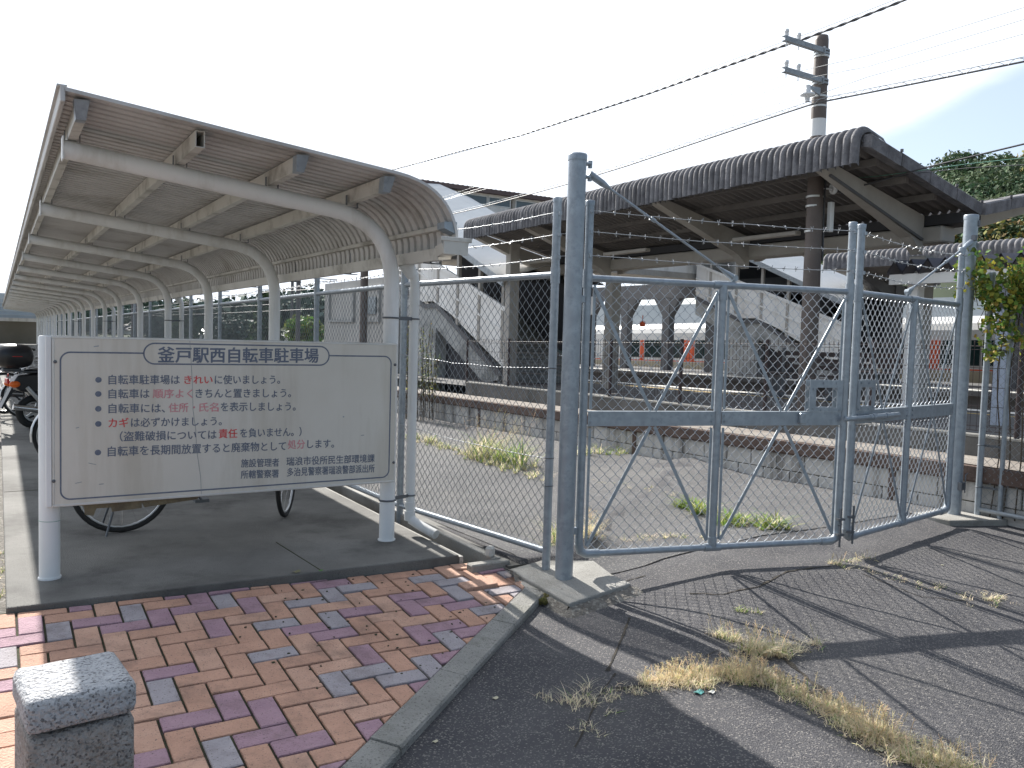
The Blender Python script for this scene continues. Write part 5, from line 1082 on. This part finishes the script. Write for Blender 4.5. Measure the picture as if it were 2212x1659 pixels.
# ================================================================== bicycles
def bicycle(p, rz, lab, steer=0.0, basket=True, fend=SILV, R=.33, frame=BIKEF, wb=1.08, lean=0.0):
    """front towards +x of its own frame, rear wheel hub over the origin"""
    g = thing('bicycle', p, lab, 'bicycle', rz=rz)
    if lean: g.rotation_euler = (lean, 0, TH+rz)
    def wheel(cx, st, front):
        Rm = Matrix.Rotation(st, 3, 'Z'); ax = Rm @ Vector((0, 1, 0)); c = Vector((cx, 0, R))
        h = B(); h.torus(c, ax, R-.018, .0185, 36, 8); w = h.build('wheel', RUBBER, g)
        b = B(); b.torus(c, ax, R-.040, .009, 36, 6); b.build('rim', SILV, w)
        b = B(); b.tube([c-ax*.045, c+ax*.045], .018, 10); u = Vector((0, 0, 1)); v = ax.cross(u)
        for k in range(18): a = k*math.pi/9; b.tube([c+ax*(.03 if k % 2 else -.03), c+(u*math.cos(a)+v*math.sin(a))*(R-.045)], .0013, 3, False)
        b.build('spokes', CHROME, w)
    wheel(0, 0, False); wheel(wb, steer, True)
    b = B(); hd = Vector((wb-.16, 0, .78)); ht = Vector((wb-.21, 0, .90)); bbk = Vector((.46, 0, .29)); stt = Vector((.30, 0, .80))
    b.tube([hd, bbk], .016, 8); b.tube([hd+Vector((-.02, 0, .06)), Vector((.40, 0, .46))], .014, 8); b.tube([bbk, stt], .015, 8); b.tube([hd, ht], .018, 8)
    for y in (-.06, .06): b.tube([bbk+Vector((0, y*.4, 0)), (0, y, R)], .009, 6); b.tube([(.33, y*.3, .66), (0, y, R)], .007, 6); b.tube([hd+Vector((.01, y*.6, -.02)), (wb-.03, y, R+.15), (wb, y, R)], .010, 6)
    b.build('frame', frame, g)
    for cx, st in ((0, 0), (wb, steer)):
        b = B(); rows = []
        a0, a1 = (20, 190) if cx == 0 else (35, 160)
        for k in range(15):
            a = math.radians(a0+(a1-a0)*k/14); row = []
            for y, dr_ in ((-.026, -.012), (-.014, .0), (.014, .0), (.026, -.012)):
                q = Matrix.Rotation(st, 3, 'Z') @ Vector((math.cos(a)*(R+.022+dr_), y, math.sin(a)*(R+.022+dr_))); row.append((cx+q.x, q.y, R+q.z))
            rows.append(row)
        b.grid(rows, True); b.build('mudguard', fend, g)
    b = B(); b.tube([stt, stt+Vector((-.02, 0, .10))], .012, 8); b.blob(stt+Vector((-.05, 0, .13)), (.14, .085, .035), 1, .1, 12, 8); b.build('saddle', BLACKP, g)
    b = B(); tp_ = ht+Vector((-.02, 0, .10)); b.tube([ht, tp_], .012, 8); b.tube([tp_+Vector((-.18, -.27, .0)), tp_+Vector((-.05, -.25, .03)), tp_+Vector((.05, -.08, .02)), tp_+Vector((.05, .08, .02)), tp_+Vector((-.05, .25, .03)), tp_+Vector((-.18, .27, .0))], .011, 8); hb = b.build('handlebar', CHROME, g)
    b = B()
    for y in (-.27, .27): b.tube([tp_+Vector((-.19, y, 0)), tp_+Vector((-.09, y*.97, .02))], .016, 8)
    b.build('grip', BLACKP, hb)
    b = B(); b.torus((.46, .035, .29), (0, 1, 0), .085, .006, 20, 5); b.tube([(.46, .04, .29), (.55, .05, .17)], .009, 6); b.tube([(.46, -.04, .29), (.37, -.05, .41)], .009, 6); b.box((.50, .04, .155), (.60, .13, .178)); b.box((.32, -.13, .40), (.42, -.05, .42)); b.build('crank', BRACK, g)
    b = B(); b.prism([(-.05, .05, R+.05), (.50, .05, R+.045), (.52, .05, R-.09), (-.05, .05, R-.06)], (0, .012, 0)); b.build('chain_case', BLACKP, g)
    b = B()
    for y in (-.06, 0, .06): b.tube([(-.22, y, .74), (.20, y, .74)], .006, 6)
    for x in (-.2, -.05, .1): b.tube([(x, -.06, .74), (x, .06, .74)], .005, 6)
    for y in (-.065, .065): b.tube([(-.12, y, .74), (0, y, R)], .006, 6)
    b.build('rack', SILV, g)
    b = B(); b.obox((-.24, 0, .66), (.02, .06, .045), None, .004); b.build('reflector', REDP, g)
    b = B(); b.tube([(-.03, .08, R), (-.12, .13, .01)], .008, 6); b.tube([(-.03, -.08, R), (-.12, -.13, .01)], .008, 6); b.build('kickstand', BRACK, g)
    if basket:
        b = B(); x0, x1 = wb-.08, wb+.20
        for z, e in ((.72, .02), (.78, .01), (.84, .005), (.90, 0), (.96, 0)):
            P_ = [(x0+e, -.17+e), (x1-e, -.17+e), (x1-e, .17-e), (x0+e, .17-e)]
            for i in range(4): b.tube([(*P_[i], z), (*P_[(i+1) % 4], z)], .003, 4, False)
        for k in range(9):
            y = -.15+.3*k/8; b.tube([(x0+.02, y, .72), (x0, y, .96)], .0025, 3, False); b.tube([(x1-.02, y, .72), (x1, y, .96)], .0025, 3, False); b.tube([(x0+.02, y, .72), (x1-.02, y, .72)], .0025, 3, False)
        for k in range(7): x = x0+.02+(x1-x0-.04)*k/6; b.tube([(x, -.15, .72), (x, -.17, .96)], .0025, 3, False); b.tube([(x, .15, .72), (x, .17, .96)], .0025, 3, False)
        b.build('basket', BRACK, g)
    return g
w1 = onz(265, 1151, 0); bicycle((w1[0], w1[1]+.02, 0), .03, 'bicycle behind the notice board, its wheels showing under the board', steer=1.05, basket=False, wb=1.17)
w2_ = onz(150, 1008, 0); bicycle((w2_[0], w2_[1], 0), .10, 'bicycle with a silver rear mudguard peeping out left of the notice board post', basket=True)
w3 = onz(26, 893, 0); bicycle((w3[0]-.1, w3[1], 0), .15, 'farther bicycle at the left picture edge behind the scooter', frame=SILV)
w4 = onz(30, 862, 0); bicycle((w4[0], w4[1]+.6, 0), -.1, 'farthest parked bicycle beyond the scooter, mostly hidden', frame=SILV)
# a few more down the aisle
for k in range(3):
    bicycle((-1.95+.15*k, 9.2+2.6*k, 0), .05*k, ('blue', 'grey', 'dark')[k]+(' bicycle parked deep inside the shelter behind the notice board, third row', ' bicycle parked deep inside the shelter, fourth row', ' bicycle parked deepest inside the shelter')[k], frame=(mat('blue_paint', (.05, .09, .22), .35), SILV, BIKEF)[k])
# ---- scooter with top case
m0 = onz(60, 925, 0)
mc = thing('scooter', (m0[0]+.08, m0[1], 0), 'black scooter with a large black top case and orange indicator', 'scooter', rz=.22)
def mwheel(cx):
    b = B(); c = Vector((cx, 0, .23)); b.torus(c, (0, 1, 0), .185, .05, 28, 10); w = b.build('wheel', RUBBER, mc); b = B(); b.torus(c, (0, 1, 0), .135, .018, 24, 6); b.tube([c+Vector((0, -.05, 0)), c+Vector((0, .05, 0))], .045, 12)
    for k in range(5): a = k*1.2566; b.bar(c, c+Vector((math.cos(a), 0, math.sin(a)))*.13, .03, .02, up=(0, 1, 0))
    b.build('rim', SILV, w)
mwheel(0); mwheel(1.22)
b = B(); P = [(-.30, .62), (-.22, .74), (.1, .76), (.45, .72), (.62, .60), (.60, .34), (.30, .36), (.10, .48), (-.2, .52)]
b.prism([(x, -.12, z) for x, z in P], (0, .24, 0)); P = [(.60, .34), (1.0, .30), (1.05, .34), (.62, .42)]; b.prism([(x, -.16, z) for x, z in P], (0, .32, 0))
P = [(.98, .30), (1.10, .95), (1.04, .98), (.92, .34)]; b.prism([(x, -.17, z) for x, z in P], (0, .34, 0)); o = b.build('body', BLACKP, mc); mm = o.modifiers.new('bevel', 'BEVEL'); mm.width = .03; mm.segments = 3
b = B(); b.blob((.25, 0, .79), (.40, .14, .06), 2, .1, 14, 8); b.build('seat', BLACKP, mc)
b = B()
rows = []
for i in range(11):
    th = math.pi*i/10; row = []
    for j in range(21): ph = 2*math.pi*j/20; e = .62; cx_ = abs(math.cos(ph))**e*math.copysign(1, math.cos(ph)); sy_ = abs(math.sin(ph))**e*math.copysign(1, math.sin(ph)); k = math.sin(th)**.55; row.append((-.26+.235*cx_*k, .24*sy_*k, 1.0+.165*(abs(math.cos(th))**.8*math.copysign(1, math.cos(th)))))
    rows.append(row)
b.grid(rows, True); tcse = b.build('top_case', BLACKP, mc)
b = B(); b.torus((-.26, 0, 1.0), (0, 0, 1), .24, .006, 28, 6); b.obox((-.50, 0, 1.03), (.012, .24, .05), None, .004); b.build('red_reflector_band', REDP, tcse)
b = B(); b.obox((-.28, 0, .81), (.22, .10, .05), None, .01); b.tube([(-.35, -.09, .80), (.0, -.10, .78)], .012, 6); b.tube([(-.35, .09, .80), (.0, .10, .78)], .012, 6); b.build('carrier', BRACK, mc)
for y in (-.13, .13): b = B(); b.blob((-.27, y, .62), (.07, .03, .045), 3, .1, 10, 6); b.build('indicator', AMBER, mc)
b = B(); b.obox((-.33, 0, .66), (.03, .14, .07), None, .01); b.build('tail_lamp', REDP, mc)
b = B(); b.prism([(-.30, -.08, .56), (-.42, -.08, .30), (-.40, -.08, .29), (-.26, -.08, .54)], (0, .16, 0)); b.build('rear_mudguard', BLACKP, mc)
b = B(); b.tube([(.4, -.16, .20), (.05, -.17, .26), (-.30, -.17, .32)], [.025, .045, .04], 10); b.build('exhaust', CHROME, mc)
b = B(); b.tube([(.15, .10, .24), (-.12, .12, .58)], .028, 8); b.tube([(.15, -.10, .24), (-.12, -.12, .58)], .028, 8); b.build('shock_absorber', SILV, mc)
b = B(); b.tube([(1.12, 0, .9), (1.0, 0, 1.02)], .02, 8); b.tube([(.93, -.3, 1.03), (1.0, -.1, 1.04), (1.0, .1, 1.04), (.93, .3, 1.03)], .014, 8); b.tube([(1.22, .08, .23), (1.14, .06, .8)], .02, 8); b.tube([(1.22, -.08, .23), (1.14, -.06, .8)], .02, 8); b.build('handlebar', BRACK, mc)
for y in (-.28, .28): b = B(); b.tube([(.98, y*.8, 1.04), (1.0, y, 1.2)], .006, 6); b.blob((1.0, y, 1.22), (.02, .05, .035), 4, .05, 10, 6); b.build('mirror', BRACK, mc)
# ================================================================== granite bollard at the lower left
gz_ = .42
q = [onz(x, y, gz_) for x, y in ((24, 1530), (140, 1463), (212, 1447), (283, 1522), (60, 1568))]
gp = (-2.13, -2.62, 0); gb = thing('granite_post', gp, 'rough grey granite post with a chamfered top block on the brick paving', 'stone post', rz=.10)
def rough(nm, w, d, z0, z1, ch, m, sd):
    b = B(); nx, ny, nz = 16, 12, 8
    me = bpy.data.meshes.new(nm); import bmesh
    bm = bmesh.new(); bmesh.ops.create_cube(bm, size=1); 
    for v in bm.verts: v.co = Vector((v.co.x*w, v.co.y*d, z0+(v.co.z+.5)*(z1-z0)))
    bmesh.ops.bevel(bm, geom=bm.edges[:], offset=ch, segments=2, affect='EDGES', profile=.5)
    bmesh.ops.subdivide_edges(bm, edges=[e for e in bm.edges if e.calc_length() > .05], cuts=5, use_grid_fill=True)
    for v in bm.verts:
        n_ = noise.noise(v.co*22+Vector((sd, 0, 0)))*.0035+noise.noise(v.co*60+Vector((0, sd, 0)))*.002; v.co += v.co.normalized()*n_ if v.co.length else Vector()
    bm.to_mesh(me); bm.free(); me.materials.append(m); me.polygons.foreach_set('use_smooth', [True]*len(me.polygons)); o = bpy.data.objects.new(nm, me); COL.objects.link(o); o.parent = gb; return o
bz = brick_z(gp[0], gp[1])
rough('top_block', .285, .30, gz_-.10, gz_, .024, GRANITE, 3.1); rough('lower_block', .275, .28, bz-.03, gz_-.108, .016, GRANITE2, 8.4)
# ================================================================== plants
def blade(b, p, h, w, lean, az, rr_):
    p = Vector(p); d = Vector((math.cos(az), math.sin(az), 0)); x = Vector((-d.y, d.x, 0))*w; P = []
    for i in range(4): u = i/3; P.append(p+d*(lean*u*u)+Vector((0, 0, h*(u-.25*u*u*min(1, lean/h)))))
    b.add([P[0]-x, P[0]+x, P[1]-x*.9, P[1]+x*.9, P[2]-x*.6, P[2]+x*.6, P[3]], [(0, 1, 3, 2), (2, 3, 5, 4), (4, 5, 6)])
def tuft(bd, bg_, c, n, h, spread, green, rr_, w=.0022):
    for i in range(n):
        a = rr_.uniform(0, 6.28); r = spread*math.sqrt(rr_.random()); s, t = c[0]+r*math.cos(a), c[1]+r*math.sin(a); hh = h*rr_.uniform(.35, 1.15); gg = rr_.random() < green
        blade(bg_ if gg else bd, (s, t, c[2]), hh, w*rr_.uniform(.4, 1.1)*(1.6 if gg else 1), hh*rr_.uniform(.3, 1.9), rr_.uniform(0, 6.28), rr_)
def seed(bd, p, h, rr_):
    """feathery seed head"""
    p = Vector(p); az = rr_.uniform(0, 6.28); d = Vector((math.cos(az), math.sin(az), 0)); tip = p+d*h*.3+Vector((0, 0, h)); bd.tube([p, p.lerp(tip, .5)+Vector((0, 0, h*.08)), tip], .0011, 3, False)
    for k in range(7):
        q_ = p.lerp(tip, .55+.06*k); e = Vector((rr_.gauss(0, 1), rr_.gauss(0, 1), rr_.uniform(.2, 1))).normalized()*h*.16; bd.tube([q_, q_+e], .0008, 3, False)
def patch(nm, path, wdt, n, h, green, lab=None, zf=zg, sheds=0, w=.0022):
    """path: picture points on the ground"""
    P = []
    for x, y in path:
        s, t, z = onz(x, y, 0)
        for _ in range(3): s, t, z = onz(x, y, zf(s, t))
        P.append((s, t))
    bd, bg_ = B((P[0][0], P[0][1], 0)), B((P[0][0], P[0][1], 0)); tot = sum((Vector(a)-Vector(c)).length for a, c in zip(P[:-1], P[1:])); r_ = random.Random(len(path)*97+int(path[0][0]))
    for a, c in zip(P[:-1], P[1:]):
        ln = (Vector(a)-Vector(c)).length; k = max(1, int(n*ln/max(tot, 1e-3)/14))
        for i in range(k):
            u = r_.random(); s, t = a[0]+(c[0]-a[0])*u+r_.gauss(0, wdt), a[1]+(c[1]-a[1])*u+r_.gauss(0, wdt); f = .45+.75*abs(noise.noise(Vector((s*4, t*4, 2))))*1.6
            if r_.random() < .5: e = Vector((r_.gauss(0, 1), r_.gauss(0, 1), 0)).normalized()*h*r_.uniform(.4, 1.2); q_ = Vector((s+r_.gauss(0, .02), t+r_.gauss(0, .02), zf(s, t)+.004)); bd.tube([q_-e*.5, q_+Vector((0, 0, .008)), q_+e*.5], .0011, 3, False)
            tuft(bd, bg_, (s, t, zf(s, t)-.005), int(18*f)+2, h*f, .03, green*(.4+1.2*(noise.noise(Vector((s*2, t*2, 9)))+.5)), r_, w)
            if sheds and r_.random() < sheds: seed(bd, (s, t, zf(s, t)), h*1.7*f, r_)
    o = (P[0][0], P[0][1], 0)
    if bd.v: single(bd, nm, GRASSD, o, kind='stuff')
    if bg_.v: single(bg_, nm, GRASSG, o, kind='stuff')
patch('weeds', [(1300, 1505), (1380, 1490), (1430, 1485)], .035, 320, .05, .1)
patch('weeds', [(1400, 1478), (1470, 1470), (1520, 1462), (1590, 1463), (1650, 1470)], .045, 3000, .075, .10, sheds=.8)
patch('weeds', [(1640, 1462), (1700, 1490), (1760, 1520), (1830, 1560), (1900, 1595)], .04, 3000, .07, .12, sheds=.7)
patch('weeds', [(1880, 1590), (1950, 1625), (2020, 1650), (2100, 1680)], .04, 1700, .065, .10, sheds=.6)
patch('weeds', [(1215, 1500), (1260, 1525), (1300, 1540), (1270, 1580)], .05, 260, .055, .03)
patch('weeds', [(1560, 1372), (1620, 1395), (1690, 1400), (1760, 1392)], .03, 650, .065, .12, sheds=.5)
patch('weeds', [(1590, 1400), (1660, 1415), (1700, 1415)], .03, 380, .07, .15, sheds=.5)
patch('weeds', [(1800, 1222), (1840, 1215), (1870, 1205)], .035, 260, .06, .15, sheds=.5)
patch('weeds', [(1880, 1230), (1940, 1255), (2000, 1268)], .04, 360, .04, .12)
patch('weeds', [(2080, 1300), (2140, 1292), (2212, 1302)], .05, 240, .05, .15)
patch('weeds', [(1590, 1318), (1640, 1330)], .02, 60, .03, .4)
# behind the gate
patch('weeds', [(1265, 1185), (1300, 1168), (1350, 1170), (1450, 1160), (1560, 1160)], .05, 700, .07, .15)
patch('weeds', [(1262, 1160), (1275, 1175), (1290, 1150)], .04, 420, .22, .1, sheds=.5)
patch('weeds', [(1190, 1180), (1200, 1165), (1195, 1150)], .03, 200, .25, .35)
patch('weeds', [(1475, 1095), (1510, 1105), (1530, 1112)], .06, 380, .16, .9, w=.005)
patch('weeds', [(1570, 1128), (1620, 1135), (1680, 1140)], .08, 700, .17, .92, w=.006)
patch('weeds', [(880, 948), (960, 968), (1060, 1000), (1150, 1030), (1180, 1040)], .09, 1500, .14, .35, w=.004)
patch('weeds', [(1040, 985), (1080, 1000), (1120, 1010)], .12, 900, .42, .55, w=.005, sheds=.5)
patch('weeds', [(1240, 985), (1300, 978), (1350, 982)], .09, 420, .18, .7, w=.004)
patch('weeds', [(1270, 1040), (1330, 1045), (1400, 1058), (1460, 1070)], .04, 340, .05, .2)
patch('weeds', [(885, 880), (960, 888)], .08, 160, .10, .3)
patch('weeds', [(6, 1200), (8, 1240), (10, 1290)], .04, 300, .05, .2, zf=lambda s, t: -.035)
# bamboo like shrub behind the downpipe
p0 = (4.3, 10.6, zg(4.3, 10.6)); q0 = onz(912, 905, -.2)
sh = thing('bamboo_shrub', (q0[0], q0[1], -.2), 'narrow yellow green bamboo shrub beside the concrete stair foot', 'shrub'); r_ = random.Random(3); bs, bl, by_ = B((q0[0], q0[1], -.2)), B((q0[0], q0[1], -.2)), B((q0[0], q0[1], -.2))
for i in range(34):
    s, t = q0[0]+r_.uniform(-.22, .25), q0[1]+r_.uniform(-.3, .5); hh = r_.uniform(1.1, 1.95); lx = r_.uniform(-.15, .15); bs.tube([(s, t, -.25), (s+lx*.4, t, -.2+hh*.6), (s+lx, t, -.2+hh)], .006, 4, False)
    for k in range(26):
        u = r_.uniform(.35, 1.0); a = r_.uniform(0, 6.28); blade(bl if r_.random() < .6 else by_, (s+lx*u, t, -.2+hh*u), r_.uniform(-.05, .07), .008, r_.uniform(.06, .14), a, r_)
bs.build('stalks', BARK, sh, kind='stuff'); bl.build('leaves', LEAFG, sh, kind='stuff'); by_.build('leaves', LEAFY, sh, kind='stuff')
# ivy over the right fence
iv = thing('ivy', (5.05, -1.5, 1.8), 'leafy ivy turning yellow, hanging over the right hand fence and gate post', 'climbing plant'); io = (5.05, -1.5, 1.8); r_ = random.Random(8)
bg1, by1, bst = B(io), B(io), B(io)
def ileaf(b, p, s):
    n = Vector((r_.gauss(0, .6)-.3, r_.gauss(0, .6)-.5, r_.gauss(0, .5)+.5)).normalized(); u = n.orthogonal().normalized(); w = n.cross(u); a = r_.uniform(0, 6.28); u, w = u*math.cos(a)+w*math.sin(a), w*math.cos(a)-u*math.sin(a)
    pts = [(0, -.5, 0), (.42, -.42, .06), (.5, .0, .1), (.22, .22, .05), (0, .62, -.04), (-.22, .22, .05), (-.5, .0, .1), (-.42, -.42, .06)]
    P = [Vector(p)+(u*x+w*y+n*z)*s for x, y, z in pts]+[Vector(p)+n*(-.02*s)]; b.add(P, [(i, (i+1) % 8, 8) for i in range(8)])
for i in range(4400):
    x = 2062+r_.random()**.75*300; yc_ = 600+15*math.sin(x*.05); y = r_.gauss(yc_+ (22 if x > 2120 else 0), 31)
    if r_.random() < .08: x = r_.gauss(2150, 20); y = r_.uniform(640, 780)
    if r_.random() < .04: x = r_.uniform(2160, 2212); y = 705+(x-2160)*.6+r_.gauss(0, 8)
    if y < 528+abs(x-2130)*.05 or noise.noise(Vector((x*.045, y*.045, 3))) < -.30: continue
    px_ = ons(x, y, 4.96+r_.uniform(-.17, .17)); ileaf(by1 if r_.random() < .30 else bg1, px_, r_.uniform(.022, .05))
for k in range(26):
    x, y = r_.uniform(2075, 2260), r_.uniform(560, 640); P_ = []
    for j in range(6): P_.append(ons(x, y, 5.05+r_.uniform(-.06, .06))); x += r_.gauss(3, 10); y += r_.gauss(10, 14)
    bst.tube(P_, .0035, 4, False)
for k in range(5): bst.tube([(5.06+.02*math.sin(j+k), -1.50-.1*k+.02*math.cos(j*1.3), .0+j*.26) for j in range(8)], .006, 4, False)
bg1.build('leaves', LEAFG, iv, kind='stuff'); by1.build('yellow_leaves', LEAFY, iv, kind='stuff'); bst.build('stems', BARK, iv)
# moss at the kerb end, litter, fallen leaves
b = B((.56, -1.2, -.1)); r_ = random.Random(4)
for i in range(26):
    u = r_.random(); p = KA+KD*(u*.16)+KN*(KW+.012+r_.uniform(-.01, .02)); b.blob((p.x, p.y, brick_z(p.x, p.y)-.01+r_.uniform(-.012, .012)), r_.uniform(.008, .02), i, .4, 8, 5)
single(b, 'moss', MOSS, (.56, -1.2, -.1), kind='stuff')
def onground(x, y, zf):
    s, t, z = onz(x, y, 0)
    for _ in range(3): s, t, z = onz(x, y, zf(s, t))
    return s, t, z
LEAFP = mat('fallen_leaf', (.45, .42, .30), .7)
for (x, y, m, lab, zf, sz) in ((640, 1236, mat('leaf_olive', (.18, .17, .09), .7), 'flat olive leaf lying on the slab edge', lambda s, t: .003, .035), (692, 1234, LEAFG, 'upright green leaf at the joint of the slab', lambda s, t: .012, .022), (1070, 1510, LEAFP, 'pale leaf on the shaded asphalt near the kerb', zg, .02), (940, 1604, LEAFP, 'small pale yellow leaf on the dark asphalt by the kerb', zg, .016), (1248, 1268, LEAFP, 'pale leaf at the corner of the post footing', zg, .02), (1510, 1497, mat('teal_litter', (.05, .22, .22), .4), 'crumpled teal scrap of plastic among the weeds', zg, .032), (1537, 1497, mat('white_litter', (.6, .6, .57), .6), 'white scrap beside the teal plastic among the weeds', zg, .022), (1900, 1622, LEAFP, 'pale dry leaf beside the strip of weeds near the lower edge', zg, .022), (2035, 1222, LEAFP, 'white scrap on the sunny asphalt right of the gate', zg, .015)):
    p = onground(x, y, zf); b = B(p); k = 7; b.add([(p[0]+sz*math.cos(i*6.283/k)*(1 if i % 2 else .8), p[1]+sz*.6*math.sin(i*6.283/k), p[2]+.006+sz*.15*math.sin(i*2.1)) for i in range(k)]+[(p[0], p[1], p[2]+.004)], [(i, (i+1) % k, k) for i in range(k)]); single(b, 'fallen_leaf' if 'leaf' in lab else 'litter', m, p, lab, 'leaf' if 'leaf' in lab else 'litter')
# cracks in the asphalt: grooves filled with soil
def crack(path, w, nm='crack'):
    P = [onground(x, y, zg) for x, y in path]; pts = []; r_ = random.Random(int(path[0][0]))
    for a, c in zip(P[:-1], P[1:]):
        n = max(2, int((Vector(a)-Vector(c)).length/.02))
        for i in range(n): u = i/n; s, t = a[0]+(c[0]-a[0])*u, a[1]+(c[1]-a[1])*u; k = noise.noise(Vector((s*14, t*14, 0)))*.02; pts.append((s+k, t+k*.6))
    b = B((pts[0][0], pts[0][1], 0)); rows = []
    for i, (s, t) in enumerate(pts):
        a = Vector(pts[max(i-1, 0)]); c = Vector(pts[min(i+1, len(pts)-1)]); d = (c-a).normalized(); n_ = Vector((-d.y, d.x)); ww = w*(.35+1.3*abs(noise.noise(Vector((s*9, t*9, 5)))))
        rows.append([(s+n_.x*ww, t+n_.y*ww, zg(s+n_.x*ww, t+n_.y*ww)+.0035), (s-n_.x*ww, t-n_.y*ww, zg(s-n_.x*ww, t-n_.y*ww)+.0035)])
    b.grid(rows); single(b, nm, mat('crack_dirt', (.03, .027, .024), .95, col2=(.075, .062, .045), nscale=11, bump=1, bscale=200), (pts[0][0], pts[0][1], 0), kind='stuff')
crack([(1360, 1335), (1345, 1375), (1325, 1420), (1310, 1455)], .010); crack([(1490, 1282), (1560, 1285), (1640, 1268), (1700, 1235), (1800, 1222)], .009); crack([(1700, 1480), (1640, 1478)], .006)
crack([(1640, 1392), (1700, 1430), (1760, 1480), (1830, 1530), (1900, 1570), (1990, 1610), (2080, 1650)], .015); crack([(1600, 1415), (1680, 1430)], .006); crack([(1860, 1240), (1990, 1290), (2100, 1300)], .006)
crack([(1330, 1455), (1290, 1510), (1270, 1560), (1240, 1620)], .005); crack([(1255, 1268), (1330, 1262), (1400, 1242)], .008); crack([(1510, 1425), (1560, 1400)], .004)

crack([(1330, 1490), (1400, 1482), (1470, 1474), (1560, 1466), (1650, 1472), (1720, 1500), (1800, 1545), (1900, 1597), (1990, 1640), (2060, 1665)], .030, 'soil_litter')
